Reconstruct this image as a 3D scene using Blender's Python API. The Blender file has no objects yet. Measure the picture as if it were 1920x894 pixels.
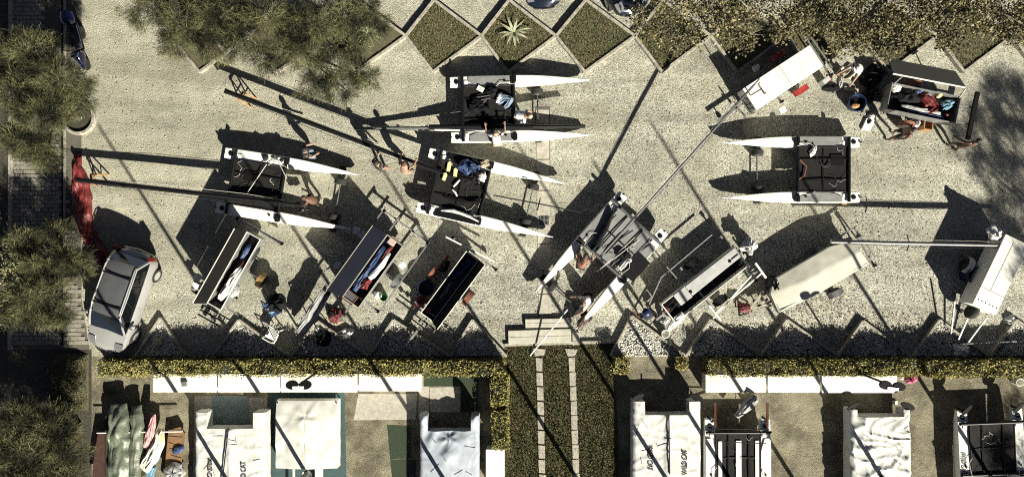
import bpy, bmesh, math, random
import numpy as np
from mathutils import Vector, Matrix, noise
R = math.radians
random.seed(7); RNG = np.random.default_rng(7)
scene = bpy.context.scene
COL = scene.collection

# ---------------------------------------------------------------- camera, sky, sun, exposure
CAM_H = 26.0                      # drone height in metres
PPM = 44.5                        # photograph pixels per metre on the ground
SUN_EL = 30.0
SUN_XY = Vector((0.533, -0.846))  # horizontal direction towards the sun
cam_d = bpy.data.cameras.new('drone_camera'); cam = bpy.data.objects.new('drone_camera', cam_d)
COL.objects.link(cam); scene.camera = cam
cam.location = (0, 0, CAM_H); cam.rotation_euler = (0, 0, 0)
cam_d.sensor_fit = 'HORIZONTAL'; cam_d.angle = 2*math.atan(1920/PPM/2/CAM_H)
cam_d.clip_start = 0.5; cam_d.clip_end = 600
world = bpy.data.worlds.new('World'); scene.world = world; world.use_nodes = True
wn = world.node_tree; bg = wn.nodes['Background']
sky = wn.nodes.new('ShaderNodeTexSky'); sky.sky_type = 'NISHITA'; sky.sun_disc = False
sky.sun_elevation = R(SUN_EL); sky.sun_rotation = math.atan2(SUN_XY.x, SUN_XY.y)
hs_ = wn.nodes.new('ShaderNodeHueSaturation'); hs_.inputs['Saturation'].default_value = 0.75   # the grade of the photograph: neutral shade
wn.links.new(sky.outputs[0], hs_.inputs['Color']); wn.links.new(hs_.outputs[0], bg.inputs[0]); bg.inputs[1].default_value = 0.05
sky.air_density = 0.17; sky.dust_density = 0.3; sky.ozone_density = 0.6
sun_d = bpy.data.lights.new('sun', 'SUN'); sun = bpy.data.objects.new('sun', sun_d); COL.objects.link(sun)
sun_d.energy = 5.0; sun_d.angle = R(0.55); sun_d.color = (1.0, 0.96, 0.82)
ce, se = math.cos(R(SUN_EL)), math.sin(R(SUN_EL))
sun.rotation_euler = Vector((-SUN_XY.x*ce, -SUN_XY.y*ce, -se)).to_track_quat('-Z', 'Y').to_euler()
scene.view_settings.view_transform = 'Standard'; scene.view_settings.look = 'None'
scene.view_settings.exposure = 1.32; scene.view_settings.gamma = 1.0
scene.view_settings.use_curve_mapping = False
scene.cycles.use_denoising = False; scene.cycles.filter_width = 1.1

# ---------------------------------------------------------------- helpers
def P(px, py, h=0.0):
    """A photograph pixel and a height above ground -> the place in the yard (metres)."""
    k = (CAM_H-h)/CAM_H/PPM
    return Vector(((px-960)*k, -(py-447)*k, h))

def mat(name, col, rough=0.6, metal=0.0, var=0.25, scale=6.0, bump=0.0, bscale=None, col2=None, detail=4.0,
        island=0.0, coat=0.0, world_co=False, spec=None, lo=.35, hi=.65):
    m = bpy.data.materials.new(name); m.use_nodes = True
    nt = m.node_tree; b = nt.nodes['Principled BSDF']
    b.inputs['Roughness'].default_value = rough; b.inputs['Metallic'].default_value = metal
    if coat: b.inputs['Coat Weight'].default_value = coat; b.inputs['Coat Roughness'].default_value = 0.06
    if spec is not None: b.inputs['Specular IOR Level'].default_value = spec
    if world_co: co = nt.nodes.new('ShaderNodeNewGeometry').outputs['Position']
    else: co = nt.nodes.new('ShaderNodeTexCoord').outputs['Object']
    n = nt.nodes.new('ShaderNodeTexNoise'); n.inputs['Scale'].default_value = scale; n.inputs['Detail'].default_value = detail
    n.inputs['Roughness'].default_value = 0.65
    nt.links.new(co, n.inputs['Vector'])
    c2 = col2 if col2 else tuple(max(0, c*(1-var)) for c in col)
    mix = nt.nodes.new('ShaderNodeMix'); mix.data_type = 'RGBA'
    mix.inputs['A'].default_value = (*c2, 1); mix.inputs['B'].default_value = (*col, 1)
    mr = nt.nodes.new('ShaderNodeMapRange'); mr.inputs[1].default_value = lo; mr.inputs[2].default_value = hi
    nt.links.new(n.outputs['Fac'], mr.inputs[0]); nt.links.new(mr.outputs[0], mix.inputs['Factor'])
    out = mix.outputs['Result']
    if island:
        g = nt.nodes.new('ShaderNodeNewGeometry'); hsv = nt.nodes.new('ShaderNodeHueSaturation')
        m2 = nt.nodes.new('ShaderNodeMapRange'); m2.inputs[3].default_value = 1-island; m2.inputs[4].default_value = 1+island
        nt.links.new(g.outputs['Random Per Island'], m2.inputs[0]); nt.links.new(m2.outputs[0], hsv.inputs['Value'])
        nt.links.new(out, hsv.inputs['Color']); out = hsv.outputs['Color']
    nt.links.new(out, b.inputs['Base Color'])
    if bump:
        n2 = nt.nodes.new('ShaderNodeTexNoise'); n2.inputs['Scale'].default_value = bscale or scale*4
        n2.inputs['Detail'].default_value = 5
        nt.links.new(co, n2.inputs['Vector'])
        bp = nt.nodes.new('ShaderNodeBump'); bp.inputs['Strength'].default_value = min(1, bump*2); bp.inputs['Distance'].default_value = 0.05*bump
        nt.links.new(n2.outputs['Fac'], bp.inputs['Height']); nt.links.new(bp.outputs[0], b.inputs['Normal'])
    return m

def gravel_mat(name, stones, fill, scale, amount, big=None, bigscale=.55, grad=False, bigrange=(.52, .72, .75)):
    """Loose stones: one random tone per voronoi cell, with fines between them; big = tone of broad patches."""
    m = bpy.data.materials.new(name); m.use_nodes = True
    nt = m.node_tree; b = nt.nodes['Principled BSDF']; b.inputs['Roughness'].default_value = 0.9
    b.inputs['Specular IOR Level'].default_value = 0.2
    L = nt.links.new
    co = nt.nodes.new('ShaderNodeNewGeometry').outputs['Position']
    v = nt.nodes.new('ShaderNodeTexVoronoi'); v.inputs['Scale'].default_value = scale; L(co, v.inputs['Vector'])
    sp = nt.nodes.new('ShaderNodeSeparateColor'); L(v.outputs['Color'], sp.inputs[0])
    cr = nt.nodes.new('ShaderNodeValToRGB'); L(sp.outputs[0], cr.inputs[0])
    el = cr.color_ramp.elements
    el[0].position = 0; el[0].color = (*stones[0], 1); el[1].position = 1; el[1].color = (*stones[-1], 1)
    for i, s in enumerate(stones[1:-1]):
        e = el.new((i+1)/(len(stones)-1)); e.color = (*s, 1)
    n = nt.nodes.new('ShaderNodeTexNoise'); n.inputs['Scale'].default_value = 0.35; n.inputs['Detail'].default_value = 6
    n.inputs['Roughness'].default_value = 0.7; L(co, n.inputs['Vector'])
    nf = nt.nodes.new('ShaderNodeTexNoise'); nf.inputs['Scale'].default_value = 30; nf.inputs['Detail'].default_value = 3; L(co, nf.inputs['Vector'])
    mr = nt.nodes.new('ShaderNodeMapRange'); mr.inputs[1].default_value = 0.3; mr.inputs[2].default_value = 0.7
    mr.inputs[3].default_value = amount[0]; mr.inputs[4].default_value = amount[1]; L(n.outputs['Fac'], mr.inputs[0])
    amt = mr.outputs[0]
    if grad:   # trodden sand on the left of the yard, deeper loose gravel towards the right and the hedge
        sx = nt.nodes.new('ShaderNodeSeparateXYZ'); L(co, sx.inputs[0])
        gx = nt.nodes.new('ShaderNodeMapRange'); gx.inputs[1].default_value = -14; gx.inputs[2].default_value = 2; gx.inputs[3].default_value = -.35; gx.inputs[4].default_value = .2; L(sx.outputs[0], gx.inputs[0])
        gy = nt.nodes.new('ShaderNodeMapRange'); gy.inputs[1].default_value = 2; gy.inputs[2].default_value = -3; gy.inputs[3].default_value = 0; gy.inputs[4].default_value = .4; L(sx.outputs[1], gy.inputs[0])
        a1 = nt.nodes.new('ShaderNodeMath'); L(amt, a1.inputs[0]); L(gx.outputs[0], a1.inputs[1]); a2 = nt.nodes.new('ShaderNodeMath'); a2.use_clamp = True; L(a1.outputs[0], a2.inputs[0]); L(gy.outputs[0], a2.inputs[1]); amt = a2.outputs[0]
    fx = nt.nodes.new('ShaderNodeMix'); fx.data_type = 'RGBA'
    fx.inputs['A'].default_value = (*[c*0.7 for c in fill], 1); fx.inputs['B'].default_value = (*fill, 1); L(nf.outputs['Fac'], fx.inputs['Factor'])
    mx = nt.nodes.new('ShaderNodeMix'); mx.data_type = 'RGBA'
    L(amt, mx.inputs['Factor']); L(fx.outputs['Result'], mx.inputs['A']); L(cr.outputs[0], mx.inputs['B'])
    out = mx.outputs['Result']
    if big:
        n3 = nt.nodes.new('ShaderNodeTexNoise'); n3.inputs['Scale'].default_value = bigscale; n3.inputs['Detail'].default_value = 8
        n3.inputs['Roughness'].default_value = 0.72
        mp = nt.nodes.new('ShaderNodeMapping'); mp.inputs['Location'].default_value = (13, 5, 0); L(co, mp.inputs[0]); L(mp.outputs[0], n3.inputs['Vector'])
        m3 = nt.nodes.new('ShaderNodeMapRange'); m3.inputs[1].default_value = bigrange[0]; m3.inputs[2].default_value = bigrange[1]; m3.inputs[4].default_value = bigrange[2]
        L(n3.outputs['Fac'], m3.inputs[0])
        my = nt.nodes.new('ShaderNodeMix'); my.data_type = 'RGBA'; my.inputs['B'].default_value = (*big, 1)
        L(m3.outputs[0], my.inputs['Factor']); L(out, my.inputs['A']); out = my.outputs['Result']
    mt = nt.nodes.new('ShaderNodeMapping'); mt.inputs['Scale'].default_value = (.12, .9, 1); mt.inputs['Rotation'].default_value = (0, 0, .35); L(co, mt.inputs[0])
    n5 = nt.nodes.new('ShaderNodeTexNoise'); n5.inputs['Scale'].default_value = 1.0; n5.inputs['Detail'].default_value = 6; n5.inputs['Distortion'].default_value = .6; L(mt.outputs[0], n5.inputs['Vector'])
    m5 = nt.nodes.new('ShaderNodeMapRange'); m5.inputs[1].default_value = 0.35; m5.inputs[2].default_value = 0.65; m5.inputs[3].default_value = 0.76; m5.inputs[4].default_value = 1.16; L(n5.outputs['Fac'], m5.inputs[0])
    h5 = nt.nodes.new('ShaderNodeHueSaturation'); L(m5.outputs[0], h5.inputs['Value']); L(out, h5.inputs['Color']); out = h5.outputs['Color']
    n4 = nt.nodes.new('ShaderNodeTexNoise'); n4.inputs['Scale'].default_value = 1.3; n4.inputs['Detail'].default_value = 11; n4.inputs['Roughness'].default_value = 0.78; L(co, n4.inputs['Vector'])
    m4 = nt.nodes.new('ShaderNodeMapRange'); m4.inputs[1].default_value = 0.3; m4.inputs[2].default_value = 0.7; m4.inputs[3].default_value = 0.70; m4.inputs[4].default_value = 1.18; L(n4.outputs['Fac'], m4.inputs[0])
    hs = nt.nodes.new('ShaderNodeHueSaturation'); L(m4.outputs[0], hs.inputs['Value']); L(out, hs.inputs['Color']); out = hs.outputs['Color']
    L(out, b.inputs['Base Color'])
    bp = nt.nodes.new('ShaderNodeBump'); bp.inputs['Strength'].default_value = 0.7; bp.inputs['Distance'].default_value = 0.03; bp.invert = True
    L(v.outputs['Distance'], bp.inputs['Height']); L(bp.outputs[0], b.inputs['Normal'])
    return m

class MB:
    """Collects shapes; build() links them as ONE mesh object."""
    def __init__(s): s.v = []; s.f = []
    def add(s, vs, fs):
        o = len(s.v); s.v += [tuple(v) for v in vs]; s.f += [tuple(i+o for i in f) for f in fs]; return s
    def box(s, c, d, rz=0.0, rx=0.0, ry=0.0):
        M = Matrix.Rotation(rz, 3, 'Z') @ Matrix.Rotation(ry, 3, 'Y') @ Matrix.Rotation(rx, 3, 'X'); c = Vector(c)
        vs = [c + M @ Vector((x*d[0]/2, y*d[1]/2, z*d[2]/2)) for z in (-1, 1) for x, y in ((-1, -1), (1, -1), (1, 1), (-1, 1))]
        return s.add(vs, [(3, 2, 1, 0), (4, 5, 6, 7), (0, 1, 5, 4), (1, 2, 6, 5), (2, 3, 7, 6), (3, 0, 4, 7)])
    def bar(s, p, q, w, h=None, up=(0, 0, 1)):
        p, q = Vector(p), Vector(q); h = h or w; x = (q-p).normalized(); u = Vector(up)
        if abs(x.dot(u)) > 0.98: u = Vector((1, 0, 0))
        y = u.cross(x).normalized(); z = x.cross(y)
        vs = [e + y*a*w/2 + z*b*h/2 for e in (p, q) for a, b in ((-1, -1), (1, -1), (1, 1), (-1, 1))]
        return s.add(vs, [(0, 1, 2, 3), (7, 6, 5, 4), (0, 4, 5, 1), (1, 5, 6, 2), (2, 6, 7, 3), (3, 7, 4, 0)])
    def tube(s, pts, r, n=6, sy=1.0):
        pts = [Vector(p) for p in pts]; rings = []
        rr = r if isinstance(r, (list, tuple)) else [r]*len(pts)
        for i, p in enumerate(pts):
            t = (pts[min(i+1, len(pts)-1)] - pts[max(i-1, 0)]).normalized()
            u = Vector((0, 0, 1)) if abs(t.z) < 0.95 else Vector((1, 0, 0))
            y = u.cross(t).normalized(); z = t.cross(y)
            rings.append([p + (y*math.cos(2*math.pi*k/n)*sy + z*math.sin(2*math.pi*k/n))*rr[i] for k in range(n)])
        return s.loft(rings)
    def loft(s, rings, cap=True, closed=True):
        n = len(rings[0]); vs = [v for r in rings for v in r]; fs = []
        for i in range(len(rings)-1):
            for k in range(n if closed else n-1):
                a, b = i*n+k, i*n+(k+1) % n; fs.append((a, b, b+n, a+n))
        if cap: fs.append(tuple(range(n))[::-1]); fs.append(tuple(range((len(rings)-1)*n, len(rings)*n)))
        return s.add(vs, fs)
    def prism(s, poly, z0, z1):
        n = len(poly); vs = [(p[0], p[1], z0) for p in poly] + [(p[0], p[1], z1) for p in poly]
        return s.add(vs, [tuple(range(n))[::-1], tuple(range(n, 2*n))] + [(i, (i+1) % n, (i+1) % n+n, i+n) for i in range(n)])
    def cyl(s, c, r, h, axis='Z', n=14, r2=None):
        c = Vector(c); r2 = r if r2 is None else r2; rings = []
        for a, q in ((-h/2, r), (h/2, r2)):
            ring = []
            for k in range(n):
                x, y = q*math.cos(2*math.pi*k/n), q*math.sin(2*math.pi*k/n)
                ring.append(c + (Vector((x, y, a)) if axis == 'Z' else Vector((y, a, x)) if axis == 'Y' else Vector((a, x, y))))
            rings.append(ring)
        return s.loft(rings)
    def lathe(s, c, prof, n=16, axis='Z'):
        c = Vector(c); rings = []
        for q, a in prof:
            ring = []
            for k in range(n):
                x, y = q*math.cos(2*math.pi*k/n), q*math.sin(2*math.pi*k/n)
                ring.append(c + (Vector((x, y, a)) if axis == 'Z' else Vector((y, a, x))))
            rings.append(ring)
        return s.loft(rings)
    def ball(s, c, r, n=10, m=7):
        r = r if isinstance(r, (tuple, list)) else (r, r, r); c = Vector(c)
        rings = [[c + Vector((r[0]*math.sin(t)*math.cos(2*math.pi*k/n), r[1]*math.sin(t)*math.sin(2*math.pi*k/n), -r[2]*math.cos(t))) for k in range(n)]
                 for t in [math.pi*(i+0.15)/(m-0.7) for i in range(m)]]
        return s.loft(rings)
    def field(s, nx, ny, fn, keep=None, skirt=None):
        """height field fn(u,v)->Vector on a grid; skirt(v) gives the lower rim"""
        vs = [fn(i/nx, j/ny) for j in range(ny+1) for i in range(nx+1)]; W = nx+1; fs = []
        for j in range(ny):
            for i in range(nx):
                if keep is None or keep((i+.5)/nx, (j+.5)/ny): fs.append((j*W+i, j*W+i+1, (j+1)*W+i+1, (j+1)*W+i))
        if skirt:
            cnt = {}
            for f in fs:
                for k in range(4):
                    a, b = f[k], f[(k+1) % 4]; cnt[(a, b)] = 1
            low = {}
            for (a, b) in list(cnt):
                if (b, a) not in cnt:
                    for q in (a, b):
                        if q not in low: low[q] = len(vs); vs.append(skirt(Vector(vs[q])))
                    fs.append((b, a, low[a], low[b]))
        return s.add(vs, fs)
    def build(s, name, m, parent=None, smooth=False, bevel=0.0, kind=None):
        me = bpy.data.meshes.new(name); me.from_pydata(s.v, [], s.f); me.update()
        bm = bmesh.new(); bm.from_mesh(me); bmesh.ops.recalc_face_normals(bm, faces=bm.faces)
        if bevel: bmesh.ops.bevel(bm, geom=bm.edges[:], offset=bevel, segments=2, affect='EDGES', profile=0.6)
        bm.to_mesh(me); bm.free()
        if smooth:
            for p in me.polygons: p.use_smooth = True
            me.set_sharp_from_angle(angle=R(40))
        return link(name, me, m, parent, kind)

def link(name, me, m, parent=None, kind=None):
    o = bpy.data.objects.new(name, me); COL.objects.link(o)
    if m and not me.materials: me.materials.append(m)
    if parent: o.parent = parent
    if kind: o['kind'] = kind
    return o
def tag(o, label, cat, group=None):
    o['label'] = label; o['category'] = cat
    if group: o['group'] = group
    return o
FR = {}
def thing(name, label, cat, loc=(0, 0, 0), rz=0.0, group=None):
    o = bpy.data.objects.new(name, None); COL.objects.link(o); o.empty_display_size = 0.2
    o.location = loc; o.rotation_euler = (0, 0, rz); tag(o, label, cat, group)
    FR[o.name] = (Vector(loc), rz); return o
def lp(T, px, py, h=0.0):
    """pixel + height -> local coordinates of thing T"""
    l, rz = FR[T.name]; return Matrix.Rotation(-rz, 3, 'Z') @ (P(px, py, h) - l)
def copy_tree(o, parent=None):
    c = o.copy(); COL.objects.link(c); c.parent = parent
    for ch in o.children: copy_tree(ch, c)
    return c
def sheet(name, pts, z, m, kind='structure', parent=None):
    o = MB().add([(*P(x, y).xy, z) for x, y in pts], [tuple(range(len(pts)))]).build(name, m, parent)
    if kind: o['kind'] = kind
    return o
def fast_mesh(name, verts, nper, m, parent=None, kind=None, smooth=False):
    """verts (N*nper,3) float array: N loose polygons of nper corners"""
    n = len(verts)//nper; me = bpy.data.meshes.new(name)
    me.vertices.add(len(verts)); me.vertices.foreach_set('co', np.asarray(verts, dtype=np.float32).ravel())
    me.loops.add(len(verts)); me.loops.foreach_set('vertex_index', np.arange(len(verts), dtype=np.int32))
    me.polygons.add(n); me.polygons.foreach_set('loop_start', np.arange(0, n*nper, nper, dtype=np.int32))
    me.update(calc_edges=True); return link(name, me, m, parent, kind)
def inst_mesh(name, base_v, base_f, cen, scl, rot, m, parent=None, kind=None):
    """many small copies of a triangle shape: base_v (k,3), base_f (t,3), cen (n,3), scl (n,3), rot (n,3,3)"""
    n, k, t = len(cen), len(base_v), len(base_f)
    v = np.einsum('nij,nkj->nki', rot, base_v[None]*scl[:, None, :]) + cen[:, None, :]
    f = (base_f[None] + (np.arange(n)*k)[:, None, None]).reshape(-1)
    me = bpy.data.meshes.new(name); me.vertices.add(n*k); me.vertices.foreach_set('co', v.astype(np.float32).ravel())
    me.loops.add(n*t*3); me.loops.foreach_set('vertex_index', f.astype(np.int32))
    me.polygons.add(n*t); me.polygons.foreach_set('loop_start', np.arange(0, n*t*3, 3, dtype=np.int32))
    me.update(calc_edges=True); return link(name, me, m, parent, kind)
def rand_rot(n, tilt=None):
    q = RNG.normal(size=(n, 4)); 
    if tilt is not None: q[:, 1:3] *= tilt
    q /= np.linalg.norm(q, axis=1)[:, None]; w, x, y, z = q.T
    return np.stack([np.stack([1-2*(y*y+z*z), 2*(x*y-z*w), 2*(x*z+y*w)], -1), np.stack([2*(x*y+z*w), 1-2*(x*x+z*z), 2*(y*z-x*w)], -1),
                     np.stack([2*(x*z-y*w), 2*(y*z+x*w), 1-2*(x*x+y*y)], -1)], -2)
OCT_V = np.array([(1, 0, 0), (0, 1, 0), (-1, 0, 0), (0, -1, 0), (0.2, 0.1, 1), (0, 0, -1)], float)
OCT_F = np.array([(0, 1, 4), (1, 2, 4), (2, 3, 4), (3, 0, 4), (1, 0, 5), (2, 1, 5), (3, 2, 5), (0, 3, 5)])
LEAF_V = np.array([(-.5, 0, 0), (0, -.28, .06), (.5, 0, 0), (0, .28, .06)], float)
LEAF_F = np.array([(0, 1, 2), (0, 2, 3)])
def in_poly(x, y, poly):
    c = np.zeros(len(x), bool); n = len(poly)
    for i in range(n):
        x1, y1 = poly[i]; x2, y2 = poly[i-1]
        hit = ((y1 > y) != (y2 > y)) & (x < (x2-x1)*(y-y1)/((y2-y1) or 1e-9)+x1); c ^= hit
    return c
def scatter(poly_px, n):
    xs = [p[0] for p in poly_px]; ys = [p[1] for p in poly_px]
    x = RNG.uniform(min(xs), max(xs), n); y = RNG.uniform(min(ys), max(ys), n); k = in_poly(x, y, poly_px)
    return (x[k]-960)/PPM, -(y[k]-447)/PPM
def pebbles(name, poly_px, n, size, z, m, label, parent=None, flat=0.6, cat='gravel'):
    x, y = scatter(poly_px, n); k = len(x); s = RNG.uniform(size[0], size[1], (k, 1))*RNG.uniform(.7, 1.3, (k, 3)); s[:, 2] *= flat
    o = inst_mesh(name, OCT_V, OCT_F, np.stack([x, y, z+s[:, 2]*.4], -1), s, rand_rot(k, .3), m, parent, 'stuff')
    if not parent: tag(o, label, cat)
    return o

# ---------------------------------------------------------------- materials
G = {}
G['gravel'] = gravel_mat('yard_gravel', [(.10, .097, .080), (.30, .292, .240), (.385, .376, .312), (.51, .50, .43)], (.38, .364, .280), 25, (.10, .85), (.25, .226, .164), grad=True)
G['stone'] = mat('loose_stone', (.42, .39, .33), .85, var=.6, scale=9, world_co=True, island=.45)
G['white_stone'] = mat('white_pebble', (.60, .58, .52), .7, var=.45, scale=7, world_co=True, island=.45)
G['dirt'] = gravel_mat('packed_dirt', [(.12, .105, .075), (.23, .205, .145), (.31, .28, .20)], (.255, .232, .160), 26, (.05, .5), (.095, .082, .058), bigscale=.8, bigrange=(.44, .60, .88))
G['soil'] = mat('dark_soil', (.05, .045, .03), .95, var=.5, scale=5, bump=.6, world_co=True)
G['grass_soil'] = mat('turf_soil', (.060, .060, .032), .95, col2=(.09, .075, .042), scale=3, bump=.5, world_co=True)
G['grass'] = mat('grass_blade', (.085, .094, .040), .8, col2=(.135, .112, .058), scale=1.6, world_co=True, island=.5, spec=.2)
G['concrete'] = mat('concrete', (.40, .37, .31), .85, var=.3, scale=5, bump=.3, bscale=40, world_co=True)
G['kerb'] = mat('kerb_concrete', (.36, .335, .275), .85, var=.5, scale=7, bump=.3, bscale=50, world_co=True)
G['paver'] = mat('paver', (.25, .235, .19), .85, var=.35, scale=2.2, bump=.3, bscale=40, world_co=True)
G['joint'] = mat('paver_joint', (.10, .09, .07), .95, world_co=True)
G['white_hull'] = mat('white_gelcoat', (.74, .74, .69), .3, col2=(.66, .655, .60), scale=1.6, detail=8, coat=.3)
G['white_paint'] = mat('white_paint', (.72, .715, .66), .4, col2=(.62, .60, .53), scale=1.4, bump=.05, bscale=30)
G['stain_white'] = mat('stained_white', (.64, .635, .58), .45, col2=(.50, .40, .26), scale=.9, detail=8, lo=.28, hi=.44)
G['white_cloth'] = mat('white_cover_cloth', (.53, .53, .50), .8, col2=(.43, .425, .385), scale=1.6, bump=.2, bscale=9, lo=.25, hi=.55)
G['tent_cloth'] = mat('tent_cloth', (.55, .545, .50), .8, col2=(.43, .37, .26), scale=1.1, bump=.2, bscale=9, lo=.27, hi=.45)
G['blue_cloth'] = mat('bluish_cover_cloth', (.36, .395, .45), .7, var=.25, scale=2, bump=.2, bscale=9)
G['grey_cloth'] = mat('grey_cloth', (.34, .34, .33), .7, var=.4, scale=6, bump=.3, bscale=40)
G['black'] = mat('black_alloy', (.006, .006, .0065), .4, var=.3, spec=.3)
G['mast_black'] = mat('black_mast', (.006, .006, .006), .4, var=.3, scale=2)
G['mesh_black'] = mat('black_trampoline', (.009, .009, .0088), .8, col2=(.015, .0145, .0135), scale=3, bump=.2, bscale=160, spec=.15)
G['mesh_grey'] = mat('grey_trampoline', (.20, .20, .195), .75, var=.2, scale=3, bump=.2, bscale=160)
G['deck_grey'] = mat('grey_deck_pad', (.20, .20, .195), .8, var=.25, scale=5, bump=.2, bscale=120)
G['alloy'] = mat('aluminium', (.15, .15, .148), .5, .5, var=.25, scale=8)
G['galv'] = mat('galvanised_steel', (.40, .40, .39), .45, .7, var=.35, scale=10)
G['rubber'] = mat('tyre_rubber', (.017, .0165, .015), .85, var=.4, scale=20, bump=.3, bscale=60)
G['rope'] = mat('white_rope', (.62, .60, .54), .8, var=.3, scale=30)
G['rope_dark'] = mat('dark_rope', (.03, .03, .035), .8, var=.3, scale=30)
G['navy'] = mat('navy_lid', (.0035, .0045, .010), .7, var=.3, scale=3, spec=.06)
G['navy_in'] = mat('navy_lining', (.009, .014, .036), .5, var=.3, scale=3)
G['dark_lid'] = mat('dark_lid', (.0055, .005, .0045), .75, var=.25, scale=3, spec=.12)
G['grp_grey'] = mat('grey_box_lid', (.42, .42, .41), .45, var=.2, scale=3)
G['red'] = mat('red_sailcloth', (.15, .017, .017), .55, var=.5, scale=4, bump=.35, bscale=14)
G['red_paint'] = mat('red_paint', (.30, .03, .025), .4, var=.3)
G['dark_red'] = mat('dark_red_cloth', (.12, .012, .015), .7, var=.4, bump=.3, bscale=20)
G['blue'] = mat('blue_cloth', (.03, .06, .16), .6, var=.5, scale=5, bump=.4, bscale=18)
G['blue_plastic'] = mat('blue_plastic', (.010, .022, .070), .4, var=.3)
G['cyan'] = mat('light_blue_cloth', (.10, .22, .30), .7, var=.4, bump=.3, bscale=20)
G['orange'] = mat('orange_wood', (.36, .19, .075), .6, var=.3, scale=5)
G['wood'] = mat('weathered_wood', (.40, .36, .28), .8, var=.35, scale=7, bump=.2, bscale=30)
G['tan'] = mat('tan_fender', (.38, .25, .09), .5, var=.4, scale=4)
G['brown_red'] = mat('brown_red_fender', (.24, .09, .055), .6, var=.4, scale=5)
G['yellow'] = mat('pale_yellow_foam', (.66, .60, .30), .7, var=.2)
G['pink'] = mat('pink_cloth', (.42, .08, .17), .7, var=.4, bump=.2, bscale=20)
G['green_plastic'] = mat('green_plastic', (.03, .14, .04), .4, var=.3)
G['white_plastic'] = mat('white_plastic', (.75, .74, .68), .4, var=.1)
G['black_cloth'] = mat('black_cloth', (.006, .006, .008), .85, var=.5, scale=8, bump=.4, bscale=25, spec=.2)
G['green_tarp'] = mat('green_tarp', (.065, .085, .052), .45, col2=(.15, .16, .125), scale=2.6, bump=.4, bscale=12)
G['teal_tarp'] = mat('teal_ground_sheet', (.040, .078, .078), .7, var=.35, scale=5, bump=.2, bscale=30)
G['pale_blue'] = mat('pale_blue_ground_sheet', (.20, .255, .255), .7, var=.15, scale=4)
G['turf'] = mat('artificial_turf', (.026, .042, .018), .9, var=.4, scale=14, bump=.4, bscale=90)
G['maroon'] = mat('maroon_board', (.065, .028, .022), .6, var=.35, scale=4)
G['orange_board'] = mat('orange_board', (.24, .125, .05), .7, col2=(.13, .085, .045), scale=4)
G['skin'] = mat('skin', (.29, .18, .125), .55, var=.15, scale=10)
G['skin_tan'] = mat('tanned_skin', (.11, .058, .038), .5, var=.2, scale=10)
G['hair'] = mat('dark_hair', (.015, .011, .008), .6, var=.4, scale=20, bump=.3, bscale=80)
G['hair_brown'] = mat('brown_hair', (.075, .035, .018), .6, var=.4, scale=20, bump=.3, bscale=80)
G['eye'] = mat('eye', (.02, .015, .01), .2)
G['lip'] = mat('lip', (.25, .09, .07), .5)
G['jeans'] = mat('faded_jeans', (.16, .21, .29), .8, var=.3, scale=8)
G['dark_cloth'] = mat('dark_clothes', (.008, .009, .012), .8, var=.4, scale=8)
G['white_shirt'] = mat('white_shirt', (.72, .71, .70), .8, var=.12, scale=6)
G['grey_shirt'] = mat('grey_shirt', (.45, .45, .44), .8, var=.15, scale=6)
G['khaki'] = mat('khaki_cloth', (.34, .29, .20), .8, var=.2, scale=6)
G['car_silver'] = mat('silver_car_paint', (.36, .355, .34), .3, .3, var=.12, scale=1.5, coat=.6)
G['car_trim'] = mat('bright_rail', (.55, .55, .53), .3, .6, var=.1)
G['car_roof'] = mat('dark_roof_panel', (.085, .087, .092), .3, .1, var=.2, scale=2, coat=.3)
G['car_black'] = mat('black_car_paint', (.008, .011, .022), .15, .2, var=.2, coat=1.0)
G['glass'] = mat('dark_glass', (.004, .005, .006), .06, 0, var=.2, spec=.8)
G['lamp_lens'] = mat('headlamp_lens', (.20, .20, .21), .15, .3, var=.3, scale=20, coat=.6)
G['tail_red'] = mat('tail_lamp', (.12, .012, .010), .2, 0, var=.2, coat=.5)
G['blue_black'] = mat('blue_black_gloss', (.008, .010, .05), .12, .2, coat=1.0)
G['chrome'] = mat('blue_chrome', (.35, .45, .60), .12, .9, var=.2)
G['needle'] = mat('needle_foliage', (.130, .128, .062), .75, col2=(.012, .013, .008), scale=1.25, world_co=True, island=.5, spec=.15, lo=.40, hi=.60)  # near-black noise tone paints shaded gaps between the lighter clumps
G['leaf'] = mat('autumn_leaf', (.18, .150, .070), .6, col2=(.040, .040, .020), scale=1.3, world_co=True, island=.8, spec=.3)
G['leaf_dark'] = mat('shrub_leaf', (.20, .19, .085), .5, col2=(.05, .055, .03), scale=2, world_co=True, island=.5)
G['hedge'] = mat('hedge_leaf', (.35, .305, .095), .6, col2=(.14, .13, .045), scale=1.8, world_co=True, island=.5, spec=.25)
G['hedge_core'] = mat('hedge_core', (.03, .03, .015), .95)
G['bark'] = mat('bark', (.10, .085, .06), .9, var=.4, scale=8, bump=.4)
G['pale_bark'] = mat('pale_bark', (.24, .21, .16), .85, var=.3, scale=8)
G['agave'] = mat('agave_leaf', (.36, .35, .24), .5, col2=(.15, .175, .10), scale=3.5)
G['yucca'] = mat('yucca_leaf', (.24, .26, .14), .5, col2=(.12, .14, .07), scale=4)
G['brown_leaf'] = mat('fallen_leaf', (.17, .085, .035), .8, var=.5, scale=6, world_co=True, island=.6)
G['stripe'] = mat('dark_print', (.02, .02, .022), .6)
G['board_grey'] = mat('grey_plank', (.44, .42, .35), .8, col2=(.33, .31, .26), scale=4, bump=.2, bscale=30)

# ================================================================ THE SETTING
E = 900  # metres out, in pixels of ground
g = MB().add([(-150, -150, 0), (150, -150, 0), (150, 150, 0), (-150, 150, 0)], [(0, 1, 2, 3)]).build('ground', G['gravel']); g['kind'] = 'structure'
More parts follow.
